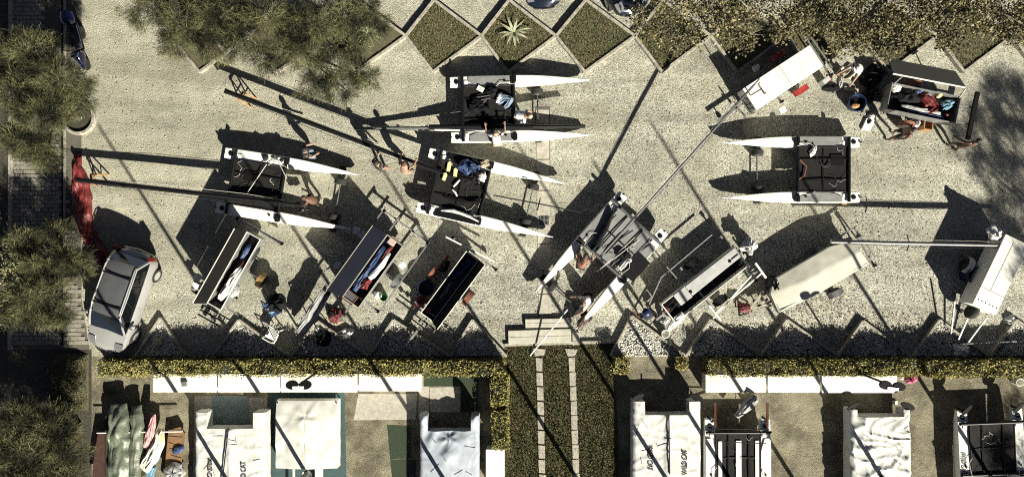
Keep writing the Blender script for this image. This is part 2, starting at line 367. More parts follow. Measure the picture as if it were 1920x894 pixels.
# brick footway on the left
sheet('footway', [(20, -300), (153, -300), (153, 560), (168, 655), (20, 655)], .004, G['joint'])
foot = bpy.data.objects['footway']
sheet('verge', [(-900, -300), (20, -300), (20, 655), (172, 655), (172, 1300), (-900, 1300)], .008, G['soil'])
bv = MB().box((0, 0, 0), (.275, .155, .05)); paver = bv.build('paver', G['paver'], foot, bevel=.008)
rows = []
for j in range(-2, 82):
    for i in range(11):
        px = 24 + (i + .5*(j % 2))*13.6; py = 2 + j*8.0
        if px > 149 and py < 560: continue
        if 114 < px < 121: continue
        if px > 150+(py-560)*.13 or py > 648: continue
        if (px-150)**2+(py-222)**2 < 36**2: continue
        vis = (280 < py < 470 and px < 150) or (px > 120 and 530 < py) or (px > 120 and py < 40) or (470 <= py < 640)
        rows.append((not vis, abs(py-380), px, py))
rows.sort(); first = True
for k, (_, _, px, py) in enumerate(rows[:300]):
    o = paver if k == 0 else paver.copy()
    if k: COL.objects.link(o)
    o.location = P(px, py) + Vector((0, 0, .008 + random.uniform(0, .006))); o.rotation_euler.z = random.uniform(-.025, .025)
rest = MB()
for (_, _, px, py) in rows[300:]: rest.box(P(px, py)+Vector((0, 0, .008)), (.275, .155, .05), random.uniform(-.02, .02))
rest.build('paver_rest', G['paver'], foot, kind='stuff')
MB().bar(P(117, -100, .03), P(117, 648, .03), .05, .05).build('rail', G['black'], foot)
MB().bar(P(22, -100, .05), P(20, 655, .05), .12, .18).build('kerb', G['kerb'], foot)
MB().bar(P(121.5, -100, .04), P(121.5, 560, .04), .06, .09).build('kerb', G['kerb'], foot)
# round tree ring
ring = MB(); n = 30; cc = P(150, 222)
ring.loft([[cc + Vector((r*math.cos(2*math.pi*k/n), r*math.sin(2*math.pi*k/n), z)) for k in range(n)] for r, z in ((.58, .0), (.58, .14), (.60, .16), (.70, .16), (.72, .14), (.72, 0))], cap=False)
o = ring.build('tree_ring', G['kerb'], smooth=False); tag(o, 'round concrete kerb ring around the tree beside the brick footway', 'planter')
rc = MB().cyl(cc+Vector((0, 0, .02)), .57, .04, n=28).build('soil', G['soil'], o)

# diamond beds along the top
def kerb_run(parent, a, b, w=.115, h=.2, z0=0.0, nseg=4, mat_=None):
    A, B = P(*a), P(*b); L = (B-A)
    for i in range(nseg):
        p, q = A + L*(i/nseg), A + L*((i+1)/nseg); d = L.normalized()*.006
        z = Vector((0, 0, z0+h/2+random.uniform(-.006, .006)))
        m = MB().bar(p+d+z, q-d+z, w*random.uniform(.95, 1.05), h).build('kerb_stone', mat_ or G['kerb'], parent, bevel=.008)
def grass_in(poly, n, z, parent, hmax=.07, m='grass'):
    x, y = scatter(poly, n); k = len(x)
    s = np.stack([RNG.uniform(.010, .022, k), np.ones(k), RNG.uniform(.03, hmax, k)], -1)
    bvv = np.array([(-1, 0, 0), (1, 0, 0), (0, .05, 1.0)], float)
    ang = RNG.uniform(0, 2*math.pi, k); til = RNG.uniform(-.9, .9, k); ca, sa, ct, st = np.cos(ang), np.sin(ang), np.cos(til), np.sin(til); o = np.zeros(k)
    rot = np.stack([np.stack([ca, -sa*ct, sa*st], -1), np.stack([sa, ca*ct, -ca*st], -1), np.stack([o, st, ct], -1)], -2)
    return inst_mesh('grass', bvv, np.array([(0, 1, 2)]), np.stack([x, y, np.full(k, z)], -1), s, rot, G[m], parent, 'stuff')
lefts = [325, 470, 616, 762, 903, 1042, 1189, 1330, 1470, 1611, 1752, 1892, 2032]
for i in range(len(lefts)-1):
    l, r = lefts[i], lefts[i+1]; mx = (l+r)/2-24; bx = (l+r)/2-24
    pts = [(l, 70), (mx+4, 137), (r, 70), (mx+6, 3)]
    bed = sheet('planting_bed', pts, .13, G['grass_soil'])
    for k in range(4):
        if k == 3 or k == 2:
            kerb_run(bed, pts[k], pts[(k+1) % 4], z0=0, h=.2)
        else: kerb_run(bed, pts[k], pts[(k+1) % 4], z0=0, h=.2)
    if l > 700 or l > 1150: grass_in(pts, 9000 if 750 < l < 1200 else 4500, .13, bed)
# zigzag kerbs with white pebbles along the hedge
apx = [(305, 594, 258, 350), (451, 598, 402, 545), (597, 600, 549, 692), (739, 598, 694, 844), (886, 598, 845, 950),
       (1183, 591, 1144, 1284), (1330, 598, 1284, 1425), (1472, 598, 1425, 1567), (1614, 600, 1568, 1703), (1756, 598, 1709, 1848), (1900, 598, 1852, 1995)]
for ax, ay, lx, rx in apx:
    pts = [(lx, 666), (ax, ay), (rx, 666)]
    bed = sheet('pebble_bed', pts, .05, G['soil'])
    kerb_run(bed, pts[0], pts[1], w=.095, h=.2, nseg=3); kerb_run(bed, pts[1], pts[2], w=.095, h=.2, nseg=4)
    pebbles('pebbles', pts, 4200, (.020, .052), .05, G['white_stone'], '', bed)
# loose gravel lying in the yard
pebbles('gravel', [(170, 560), (330, 400), (760, 360), (960, 400), (1300, 130), (1560, 420), (1920, 430), (1920, 668), (170, 668)], 42000, (.008, .021), .0, G['stone'],
        'loose grey gravel in front of the hedge and trailers')
pebbles('gravel', [(560, 75), (1300, 60), (1660, 140), (1400, 260), (1130, 560), (1000, 560), (1060, 200), (700, 200)], 20000, (.008, .021), .0, G['stone'],
        'loose pale gravel below the diamond beds')
pebbles('gravel', [(170, 0), (330, 100), (560, 140), (1060, 200), (960, 400), (330, 420), (160, 300)], 9000, (.006, .014), .0, G['stone'],
        'sparse gravel on the sandy left of the yard')
def litter(name, poly, n, label, m='brown_leaf', s0=.03, s1=.07):
    x, y = scatter(poly, n); k = len(x); s = RNG.uniform(s0, s1, (k, 1))*np.ones((k, 3))
    o = inst_mesh(name, LEAF_V, LEAF_F, np.stack([x, y, RNG.uniform(.008, .03, k)], -1), s, rand_rot(k, .25), G[m], None, 'stuff')
    return tag(o, label, 'leaves')
litter('fallen_leaves', [(1440, 600), (1560, 540), (1650, 580), (1760, 600), (1760, 640), (1440, 640)], 2600, 'brown fallen leaves below the checkered trailer cover')
litter('fallen_leaves', [(430, 604), (470, 604), (500, 630), (410, 630)], 160, 'brown fallen leaves in the pebble bed near the white plastic chair')
litter('fallen_leaves', [(760, 60), (1240, 20), (1660, 110), (1800, 130), (1500, 110), (1240, 150)], 900, 'scattered leaves around the diamond beds')
litter('fallen_leaves', [(600, 430), (700, 460), (560, 560), (500, 520)], 120, 'few brown leaves on the gravel beside the blue lid trailer')
litter('fallen_leaves', [(180, 120), (700, 200), (1300, 140), (1900, 200), (1900, 640), (180, 640)], 900, 'stray leaves and twigs scattered over the whole yard', s0=.03, s1=.09)
pebbles('gravel', [(180, 20), (700, 200), (1300, 140), (1900, 200), (1900, 640), (180, 640)], 2200, (.02, .042), .0, G['stone'], 'scattered larger stones over the whole yard')
pebbles('gravel', [(180, 20), (700, 200), (1300, 140), (1900, 200), (1900, 640), (180, 640)], 2600, (.012, .030), .0, G['soil'], 'scattered dark stones over the whole yard')
# concrete gutter strip with a drain
strip = sheet('gutter_strip', [(1003, 200), (1031, 200), (1031, 590), (1019, 590)], .006, G['joint'])
y = 205
while y < 585:
    sl = random.choice((44, 58, 50)); a, b = P(1005, y+1), P(1029, min(y+sl-1, 588))
    MB().box(((a.x+b.x)/2+(y-200)*.0003, (a.y+b.y)/2, .012), (b.x-a.x, a.y-b.y, .02)).build('slab', G['concrete'], strip, bevel=.004); y += sl
dr = thing('drain_grate', 'small iron drain grate in the concrete gutter strip', 'drain', P(1020, 413))
for r_ in (-1, 1):
    for i in range(7): MB().box((-.17+i*.057, r_*.1, .03), (.028, .16, .014)).build('bar', G['black'], dr)
MB().box((0, 0, .022), (.42, .40, .004)).build('frame', G['galv'], dr)

# lower yards: dirt, slabs, turf pieces
sheet('dirt_yard', [(172, 668), (948, 668), (948, 1300), (172, 1300)], .004, G['dirt'])
sheet('dirt_yard', [(1150, 668), (2400, 668), (2400, 1300), (1150, 1300)], .004, G['dirt'])
lawn = sheet('lawn_strip', [(948, 645), (1150, 640), (1150, 668), (1166, 900), (1180, 1300), (940, 1300), (945, 900)], .008, G['grass_soil'])
grass_in([(948, 647), (1149, 642), (1160, 905), (944, 905)], 52000, .008, lawn, .09)
for pts in ([(1003, 655, 20), (1018, 668, 9)],): pass
def slab(parent, pts, z=.01, t=.05, m='concrete', name='stepping_stone'):
    return MB().prism([P(*p).xy for p in pts], z, z+t).build(name, G[m], parent, bevel=.008)
slab(lawn, [(999, 652), (1023, 654), (1020, 665), (1003, 667)]); slab(lawn, [(1059, 653), (1083, 654), (1078, 666), (1065, 668)])
for k in range(9):
    y0, y1 = 670+k*27.2, 670+(k+1)*27.2-2; j = random.uniform(-1, 1)
    x0 = 1004.5+k*.75; slab(lawn, [(x0+j, y0), (x0+12.5, y0+1), (x0+12.5+j, y1), (x0+1, y1-1)])
    x0 = 1066+k*1.1; slab(lawn, [(x0+j, y0), (x0+12, y0-1), (x0+12+j, y1), (x0+1, y1)])
MB().bar(P(946, 646, .05), P(1150, 640, .05), .12, .12).build('kerb', G['kerb'], lawn, bevel=.01)
# slabs and sheets on the dirt
for name, pts, z, m in (('concrete_slab', [(672, 738), (782, 738), (780, 786), (663, 787)], .010, 'concrete'), ('concrete_slab', [(786, 724), (804, 724), (804, 772), (784, 784)], .011, 'concrete'),
                        ('concrete_slab', [(806, 726), (863, 724), (863, 772), (806, 772)], .010, 'concrete'), ('turf_mat', [(795, 698), (866, 698), (866, 723), (795, 724)], .012, 'turf'),
                        ('turf_mat', [(866, 700), (898, 702), (894, 770), (865, 772)], .014, 'turf'), ('turf_mat', [(726, 796), (770, 798), (770, 858), (732, 860)], .012, 'turf'),
                        ('turf_mat', [(732, 861), (780, 861), (780, 905), (736, 905)], .012, 'turf'), ('ground_sheet', [(503, 735), (646, 735), (650, 900), (503, 900)], .014, 'teal_tarp'),
                        ('ground_sheet', [(398, 741), (466, 742), (470, 800), (396, 800)], .018, 'pale_blue'), ('ground_sheet', [(365, 742), (500, 745), (502, 900), (362, 900)], .010, 'concrete')):
    A = [P(*p).xy for p in pts]; o = MB().prism(A, z-.008, z).build(name, G[m]); o['kind'] = 'structure'

# ---------------------------------------------------------------- hedges
def hedge(label, x0, y0, x1, y1, h, dens=520, group='clipped yellow hedges'):
    a, b = P(x0, y1, h*.6), P(x1, y0, h*.6); W, D = b.x-a.x, b.y-a.y; T = thing('hedge', label, 'hedge', ((a.x+b.x)/2, (a.y+b.y)/2, 0), 0, group)
    def bulge(x, y): return .11*noise.noise((x*1.3+a.x, y*1.6+b.y, 1))+.08*noise.noise((x*3.5+b.x, y*4, 3))
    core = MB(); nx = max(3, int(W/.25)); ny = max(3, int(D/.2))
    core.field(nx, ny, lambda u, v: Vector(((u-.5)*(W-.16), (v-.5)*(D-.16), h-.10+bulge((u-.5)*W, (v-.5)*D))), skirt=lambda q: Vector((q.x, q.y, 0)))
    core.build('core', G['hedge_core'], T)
    nt = int(W*D*dens*1.6); ns = int((W+D)*2*h*dens*.7); pts = []
    x = RNG.uniform(-W/2, W/2, nt); y = RNG.uniform(-D/2, D/2, nt)
    z = np.array([h+bulge(p, q) for p, q in zip(x, y)]) - np.abs(RNG.normal(0, .05, nt))
    edge = np.maximum(np.abs(x)/(W/2), 1-(1-np.abs(y)/(D/2))); z -= .13*np.clip((np.abs(y)/(D/2)-.7)/.3, 0, 1)**2
    t = RNG.uniform(0, 2*(W+D), ns); sx = np.where(t < 2*W, (t % W)-W/2, np.where((t-2*W) < D, -W/2, W/2)); sy = np.where(t < W, -D/2, np.where(t < 2*W, D/2, ((t-2*W) % D)-D/2))
    sz = RNG.uniform(.02, h, ns); j = np.array([bulge(p*2, q+r) for p, q, r in zip(sx, sy, sz)])*.9
    sx = sx+np.sign(sx)*j*(np.abs(sx) > W/2-.01); sy = sy+np.sign(sy)*j*(np.abs(sy) > D/2-.01)
    cen = np.concatenate([np.stack([x, y, z], -1), np.stack([sx, sy, sz], -1)])
    thin = np.array([noise.noise((q[0]*1.3+a.x, q[1]*1.6, q[2]*1.2+b.y)) for q in cen]); cen = cen[(thin > -.28) | (RNG.uniform(size=len(cen)) < .3)]; k = len(cen)
    inst_mesh('foliage', LEAF_V, LEAF_F, cen, RNG.uniform(.05, .10, (k, 1))*np.ones((k, 3)), rand_rot(k, .8), G['hedge'], T, 'stuff')
    return T
hedge('long yellow clipped hedge above the left white lockers', 190, 673, 578, 702, .95)
hedge('yellow clipped hedge right of the left lamp post', 588, 673, 797, 702, .95)
hedge('short yellow hedge at the corner of the lawn strip', 803, 675, 946, 702, .95)
hedge('small yellow hedge block beside the lawn strip, upper of two', 922, 706, 953, 757, .95)
hedge('small yellow hedge block beside the lawn strip, lower of two', 923, 768, 953, 838, .95)
hedge('small round yellow shrub right of the lawn strip', 1151, 668, 1178, 698, .8)
hedge('small yellow shrub between lawn strip and right hedge', 1268, 670, 1288, 692, .7)
hedge('long yellow clipped hedge above the right white lockers', 1324, 672, 1716, 702, .95)
hedge('yellow clipped hedge running off the right edge', 1726, 674, 1990, 704, .95)

# ---------------------------------------------------------------- trees
NEEDLE_V = np.array([(0, 0, 0), (.5, .035, .05), (1, 0, 0), (.5, -.035, .05)], float); NEEDLE_F = np.array([(0, 1, 2), (0, 2, 3)])
def dirs_rot(d):
    d = d/np.linalg.norm(d, axis=1)[:, None]; r = RNG.normal(size=d.shape); y = np.cross(d, r); y /= np.linalg.norm(y, axis=1)[:, None]; z = np.cross(d, y)
    return np.stack([d, y, z], -1)
def tree(name, label, base, lobes, kind='needle', dens=1.0, group=None, trunk=True, limbs=7):
    """lobes: list of (px, py, h, rx, ry, rz) - crown clumps seen at that pixel and height"""
    b = P(*base); T = thing(name, label, 'tree', b, 0, group); cen = []; drc = []; scl = []
    tm = MB(); trk = 'bark' if kind == 'needle' else 'pale_bark'
    top = sum((P(l[0], l[1], l[2]) for l in lobes), Vector())/len(lobes) - b
    fork = Vector((top.x*.35, top.y*.35, top.z*.45))
    tm.tube([(0, 0, 0), fork*.5+Vector((.05, -.04, 0)), fork], [.13, .10, .085], 8)
    for (px, py, h, rx, ry, rz) in lobes:
        c = P(px, py, h) - b
        mid = (fork+c)/2+Vector((random.uniform(-.2, .2), random.uniform(-.2, .2), .1)); tm.tube([fork, mid, c], [.06, .04, .018], 6)
        for _ in range(limbs):
            a = random.uniform(0, 6.28); q = c+Vector((rx*.75*math.cos(a), ry*.75*math.sin(a), rz*random.uniform(-.2, .6)))
            st = mid.lerp(c, random.uniform(.2, 1)); tm.tube([st, (st+q)/2+Vector((0, 0, .08)), q], [.022, .014, .006], 4)
        if kind == 'needle':
            nc = int(95*dens*rx*ry)+8
            u = RNG.normal(size=(nc, 3)); u /= np.linalg.norm(u, axis=1)[:, None]; u[:, 2] = np.abs(u[:, 2])*1.0-.25
            r = RNG.uniform(.35, 1.08, nc)**.7
            cc_ = np.array(c)+u*r[:, None]*np.array([rx, ry, rz])
            per = 85
            cl = np.repeat(cc_, per, 0)+RNG.normal(0, .11, (nc*per, 3)); dd = np.repeat(u*np.array([1, 1, .5]), per, 0)+RNG.normal(0, .55, (nc*per, 3)); dd[:, 2] -= .15
            cen.append(cl); drc.append(dd); scl.append(RNG.uniform(.13, .34, (nc*per, 1))*np.array([[1, .62, .62]]))
        else:
            nc = int(30*dens*rx*ry)+5
            u = RNG.normal(size=(nc, 3)); u /= np.linalg.norm(u, axis=1)[:, None]; u[:, 2] = u[:, 2]*.8+.15
            cc_ = np.array(c)+u*(RNG.uniform(.15, 1.1, nc)**.6)[:, None]*np.array([rx, ry, rz*1.5]); per = 42
            cl = np.repeat(cc_, per, 0)+RNG.normal(0, .14, (nc*per, 3)); cen.append(cl)
    tm.build('trunk', G[trk], T, smooth=True); cen = np.concatenate(cen)
    if kind == 'needle':
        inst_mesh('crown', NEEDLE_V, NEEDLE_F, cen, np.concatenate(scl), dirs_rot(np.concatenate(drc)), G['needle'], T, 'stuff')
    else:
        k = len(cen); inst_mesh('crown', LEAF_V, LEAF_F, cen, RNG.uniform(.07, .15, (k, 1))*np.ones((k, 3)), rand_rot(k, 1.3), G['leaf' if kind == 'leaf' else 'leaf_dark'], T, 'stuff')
    return T
NG = 'soft needle-leaved trees on the left'
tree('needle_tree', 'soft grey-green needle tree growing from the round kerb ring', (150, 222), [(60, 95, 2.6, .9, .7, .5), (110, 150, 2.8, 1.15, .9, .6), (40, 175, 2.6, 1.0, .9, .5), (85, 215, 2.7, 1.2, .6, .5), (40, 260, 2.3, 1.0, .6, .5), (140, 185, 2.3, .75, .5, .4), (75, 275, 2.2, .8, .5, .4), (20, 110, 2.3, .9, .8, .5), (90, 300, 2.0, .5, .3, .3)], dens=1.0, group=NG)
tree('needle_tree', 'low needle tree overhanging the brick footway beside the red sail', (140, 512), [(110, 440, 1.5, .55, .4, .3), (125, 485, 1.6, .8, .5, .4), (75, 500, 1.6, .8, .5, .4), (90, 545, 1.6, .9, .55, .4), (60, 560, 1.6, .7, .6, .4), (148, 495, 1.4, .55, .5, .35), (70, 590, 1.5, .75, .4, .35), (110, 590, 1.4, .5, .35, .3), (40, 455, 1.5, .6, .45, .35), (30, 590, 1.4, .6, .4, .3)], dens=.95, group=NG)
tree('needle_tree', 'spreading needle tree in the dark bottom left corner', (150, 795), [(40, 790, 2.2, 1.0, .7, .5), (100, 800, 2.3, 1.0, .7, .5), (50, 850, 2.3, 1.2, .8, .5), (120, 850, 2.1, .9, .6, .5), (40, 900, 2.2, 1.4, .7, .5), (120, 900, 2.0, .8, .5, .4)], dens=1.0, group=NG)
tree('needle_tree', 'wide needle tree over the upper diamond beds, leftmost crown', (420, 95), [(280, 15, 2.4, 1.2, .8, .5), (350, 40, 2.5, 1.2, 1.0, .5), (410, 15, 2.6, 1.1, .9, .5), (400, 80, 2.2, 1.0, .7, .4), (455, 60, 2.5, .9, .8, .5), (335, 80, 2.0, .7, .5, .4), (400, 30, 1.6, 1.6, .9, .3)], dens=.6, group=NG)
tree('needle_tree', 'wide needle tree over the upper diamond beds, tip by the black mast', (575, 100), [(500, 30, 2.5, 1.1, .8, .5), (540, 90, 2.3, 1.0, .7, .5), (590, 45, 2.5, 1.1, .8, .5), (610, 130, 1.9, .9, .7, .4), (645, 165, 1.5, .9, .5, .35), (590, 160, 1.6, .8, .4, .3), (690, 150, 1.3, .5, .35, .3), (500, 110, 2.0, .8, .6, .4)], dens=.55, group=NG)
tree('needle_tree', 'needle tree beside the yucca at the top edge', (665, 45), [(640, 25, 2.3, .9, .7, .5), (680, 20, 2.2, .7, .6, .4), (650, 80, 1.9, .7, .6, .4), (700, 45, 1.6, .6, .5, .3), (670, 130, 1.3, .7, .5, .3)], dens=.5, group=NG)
LG = 'leafy yellowing trees along the top right'
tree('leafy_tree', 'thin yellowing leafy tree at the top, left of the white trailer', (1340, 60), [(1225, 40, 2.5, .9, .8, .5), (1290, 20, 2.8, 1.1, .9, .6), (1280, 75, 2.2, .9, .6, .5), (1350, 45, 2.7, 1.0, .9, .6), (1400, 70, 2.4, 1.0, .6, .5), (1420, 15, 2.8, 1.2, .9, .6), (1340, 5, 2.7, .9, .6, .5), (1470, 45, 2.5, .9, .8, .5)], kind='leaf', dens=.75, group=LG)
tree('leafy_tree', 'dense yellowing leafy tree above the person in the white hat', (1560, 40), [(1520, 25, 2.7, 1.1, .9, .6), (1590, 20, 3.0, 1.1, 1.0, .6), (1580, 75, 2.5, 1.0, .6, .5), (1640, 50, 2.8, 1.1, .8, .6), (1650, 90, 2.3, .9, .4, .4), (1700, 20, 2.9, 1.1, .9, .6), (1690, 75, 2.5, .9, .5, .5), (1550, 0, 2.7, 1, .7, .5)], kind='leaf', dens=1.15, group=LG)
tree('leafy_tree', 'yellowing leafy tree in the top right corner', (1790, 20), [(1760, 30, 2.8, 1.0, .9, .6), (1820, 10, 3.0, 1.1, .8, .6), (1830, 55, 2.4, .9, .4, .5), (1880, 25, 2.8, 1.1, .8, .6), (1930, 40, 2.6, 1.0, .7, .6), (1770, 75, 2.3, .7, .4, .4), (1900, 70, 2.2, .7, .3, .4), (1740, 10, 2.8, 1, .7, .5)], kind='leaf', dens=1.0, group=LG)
tree('leafy_shrub', 'pale-leaved shrub at the left edge below the low needle tree', (30, 540), [(15, 480, 1.3, .5, .5, .3), (30, 520, 1.4, .7, .7, .4), (15, 560, 1.3, .6, .6, .3), (20, 595, 1.1, .4, .3, .3)], kind='shrub', dens=1.6)
def gpx(gx, gy, h): k = 1-h/CAM_H; return 960+(gx-960)/k, 447+(gy-447)/k
tree('needle_tree', 'tall unseen tree added beyond the right edge to cast dappled shade', (2290, 760), [(*gpx(gx, gy, h), h, a, b, .7) for gx, gy, h, a, b in ((2110, 640, 6.2, .9, .8), (2170, 700, 6.6, 1.0, .9), (2120, 740, 6.4, .7, .8), (2200, 790, 6.8, 1.0, 1.0), (2160, 850, 6.6, .9, .8), (2240, 850, 7.2, 1.0, 1.0), (2120, 560, 5.8, .6, .6), (2190, 900, 6.9, 1.0, .8), (2090, 800, 6.0, .5, .6), (2250, 720, 7.0, .9, .9), (2150, 610, 6.6, .9, .9), (2080, 690, 6.4, .6, .7), (2110, 890, 6.6, .7, .7), (2230, 640, 7.0, .9, .9))], dens=.34, limbs=3)  # invented tree out of view, lobes placed for the shadow they throw
tree('needle_tree', 'unseen tree added beyond the lower right corner to shade the lettered catamaran', (2190, 1200), [(*gpx(gx, gy, h), h, a, b, .6) for gx, gy, h, a, b in ((2040, 1110, 4.8, .9, .8), (2090, 1160, 5.0, 1.1, .9), (2140, 1110, 5.2, 1.0, .9), (2060, 1210, 5.0, .9, .8), (2150, 1200, 5.3, 1.0, .9))], dens=.30, limbs=3)  # another out-of-view tree, added only to darken this corner
# clipped mound in the shade
mound = thing('clipped_mound', 'dark clipped grass mound in the shade beside the footway end', 'shrub', P(133, 716))
mm = MB(); ca, cb = P(100, 770), P(168, 660); 
mm.field(16, 24, lambda u, v: Vector(((u-.5)*1.5, (v-.5)*2.4, .42*max(0, 1-(2*abs(u-.5))**6)*max(0, 1-(2*abs(v-.5))**6)+.03*noise.noise((u*9, v*12, 2)))))
mm.build('core', G['grass_soil'], mound)
k = 9000; x = RNG.uniform(-.73, .73, k); y = RNG.uniform(-1.17, 1.17, k); z = .42*np.maximum(0, 1-(np.abs(x)/.75)**6)*np.maximum(0, 1-(np.abs(y)/1.2)**6)
inst_mesh('foliage', LEAF_V, LEAF_F, np.stack([x, y, z+RNG.uniform(-.02, .03, k)], -1), RNG.uniform(.03, .07, (k, 1))*np.ones((k, 3)), rand_rot(k, .8), G['grass'], mound, 'stuff')
def rosette(name, label, px, py, n, L, w, m, tilt, base_h=.1):
    T = thing(name, label, 'plant', P(px, py)+Vector((0, 0, base_h)))
    for i in range(n):
        a = i*2.399963+random.uniform(-.2, .2); t = tilt[0]+(tilt[1]-tilt[0])*(i/n); l = L*random.uniform(.75, 1.05); d = Vector((math.cos(a), math.sin(a), 0)); s = Vector((-d.y, d.x, 0)); rings = []
        for q in (0, .25, .5, .75, 1):
            el = t-.5*q*q; c = d*l*q*math.cos(el)+Vector((0, 0, l*q*math.sin(max(.05, el))*.8)); ww = w*(.6+.7*q-1.28*q*q)
            rings.append([c-s*ww+Vector((0, 0, .02)), c-Vector((0, 0, .012)), c+s*ww+Vector((0, 0, .02)), c+Vector((0, 0, .012))])
        MB().loft(rings).build('leaf', G[m], T, smooth=True)
    return T
rosette('agave', 'variegated agave rosette in the middle diamond bed', 963, 64, 13, .78, .085, 'agave', (.15, 1.0), .14)
rosette('yucca', 'spiky pale green yucca at the top beside the needle trees', 697, 72, 34, .75, .03, 'yucca', (.05, 1.2), .5)
rosette('yucca', 'smaller spiky plant below the yucca', 684, 98, 20, .5, .025, 'yucca', (.05, 1.2), .3)

# ================================================================ BOATS IN THE YARD
def lerp_tab(tab, t):
    for (a, x), (b, y_) in zip(tab, tab[1:]):
        if t <= b: return x+(y_-x)*(t-a)/(b-a)
    return tab[-1][1]
HW = [(0, .215), (.05, .225), (.2, .235), (.45, .235), (.6, .215), (.72, .165), (.85, .095), (.95, .040), (1, .010)]
ZD = [(0, .60), (.2, .64), (.45, .66), (.65, .64), (.85, .57), (1, .49)]
ZK = [(0, .26), (.1, .16), (.3, .09), (.6, .08), (.85, .14), (.97, .22), (1, .32)]
def hull_mb(L, yc, hw=1.0):
    rings = []
    for i in range(25):
        t = i/24; w = lerp_tab(HW, t)*hw; d = lerp_tab(ZD, t); k = lerp_tab(ZK, t); x = -L/2+L*t; m = (d+k)/2
        rings.append([Vector((x, yc+a, z)) for a, z in ((-w*.9, d+.012), (-w, d-.02), (-w*.96, m+.06), (-w*.6, k+.10), (0, k), (w*.6, k+.10), (w*.96, m+.06), (w, d-.02), (w*.9, d+.012), (0, d+.03))])
    return MB().loft(rings)
def catamaran(label, st, bw, beam='black', tramp='mesh_black', pad='deck_grey', axle_x=1.3, ropes=8, wheel_label='', seed=1, group='open catamarans in the yard', blocks=False, lines=None):
    random.seed(seed); A, B = P(*st, .63), P(*bw, .63); c = (A+B)/2; d = B-A; L = d.length; rz = math.atan2(d.y, d.x)
    T = thing('catamaran', label, 'catamaran', (c.x, c.y, 0), rz, group); cc = 1.135
    xr, xf = -L/2+.50, -L/2+2.60
    for s in (-1, 1):
        hl = hull_mb(L, s*cc).build('hull', G['white_hull'], T, smooth=True)
        MB().lathe((-L/2+.26, s*cc, .630), [(.10, 0), (.10, .022), (.085, .03), (.02, .032)], 16).build('hatch', G['black'], hl)
        MB().box((xr+.16, s*cc-.05*s, .672), (.14, .16, .02)).build('deck_plate', G['white_plastic'], hl, bevel=.006)
        if pad:
            n = 14; pts = [(xr+.26, s*(cc+.20)), (xf-.10, s*(cc+.20))] if True else []
            arc = [(xf-.10+(xr+.26-xf+.10)*i/n, s*(cc-.04-.19*math.sin(math.pi*i/n))) for i in range(n+1)]
            poly = pts[:1]+pts[1:]+arc
            MB().prism(poly if s < 0 else poly[::-1], .668, .700).build('deck_pad', G[pad], hl)
    for x, nm in ((xr, 'rear_beam'), (xf, 'front_beam')):
        MB().tube([(x, -cc-.20, .74), (x, cc+.20, .74)], .066, 10).build(nm, G[beam], T, smooth=True)
    if True:
        for s in (-1, 1): MB().box((xf+.02, s*(cc+.05), .735), (.20, .26, .10)).build('beam_bracket', G['black'], T, bevel=.01)
    inner = cc-.20
    tr = MB().field(16, 16, lambda u, v: Vector((xr+.05+(xf-xr-.1)*u, -inner+2*inner*v, .715-.035*math.sin(math.pi*u)*math.sin(math.pi*v)+.006*noise.noise((u*5, v*5, seed))))).build('trampoline', G[tramp], T, smooth=True)
    MB().box(((xr+xf)/2, 0, .724), (.05, 2*inner-.05, .006)).build('seam', G['black'], tr)
    for s in (-1, 1):
        MB().bar((xr+.08, s*.42, .745), (xf-.08, s*.42, .745), .055, .012).build('toe_strap', G['black' if tramp != 'mesh_black' else 'dark_lid'], tr)
        MB().tube([(xr+.12, s*(inner-.03), .74), (xf-.12, s*(inner-.03), .74)], .012, 5).build('lacing', G['rope_dark'], tr)
    # running lines
    for i in range(ropes):
        x0, y0 = random.uniform(xr, xf), random.uniform(-inner, inner); a = random.uniform(0, 6.28); l = random.uniform(.25, .9); pts = []
        for q in range(7):
            pts.append((min(xf, max(xr, x0+math.cos(a)*l*q/6)), min(inner, max(-inner, y0+math.sin(a)*l*q/6)), .745+.02*math.sin(q*1.7))); a += random.uniform(-.5, .5)
        MB().tube(pts, random.choice((.006, .009)), 5).build('rope', G[random.choice(('rope', 'rope_dark', 'rope_dark'))], T)
    for s in (-1, 1):   # shroud ends and blocks by the front beam
        MB().tube([(xf+.05, s*.95, .80), (xf-.5, s*1.05, .78), (xf-.7, s*.9, .76)], .011, 5).build('rope', G['rope'], T)
        MB().box((xf-.35, s*(cc-.02), .72), (.09, .05, .05)).build('cleat', G['black'], T)
    for s in (-1, 1):   # rudder stocks under the stern
        MB().bar((-L/2-.02, s*cc, .68), (-L/2-.02, s*cc, .30), .05, .09).build('rudder_stock', G['black'], T)
    if lines:
        for p, q, hh, m in lines:
            MB().tube([lp(T, *p, hh), lp(T, *q, hh)], .014, 5).build('rope', G[m], T)
    # trolley
    W = thing('beach_trolley', wheel_label, 'trolley', (c.x, c.y, 0), rz, 'two-wheeled boat trolleys')
    MB().tube([(axle_x, -1.2, .22), (axle_x, 1.2, .22)], .028, 8).build('axle', G['alloy'], W, smooth=True)
    for s in (-1, 1):
        ty = MB().lathe((axle_x, s*.74, .25), [(.10, -.10), (.20, -.125), (.245, -.08), (.25, 0), (.245, .08), (.20, .125), (.10, .10)], 20, 'Y').build('wheel', G['rubber'], W, smooth=True)
        MB().lathe((axle_x, s*.74, .25), [(.02, -.115), (.095, -.11), (.10, .11), (.02, .115)], 14, 'Y').build('rim', G['galv'], ty)
        zk = .085
        MB().box((axle_x, s*cc, .17), (.30, .34, .06)).build('cradle', G['black'], W, bevel=.01)
        for q in (-1, 1): MB().box((axle_x, s*cc+q*.20, .24), (.26, .05, .18), rx=-q*.35).build('cradle_pad', G['rubber'], W)
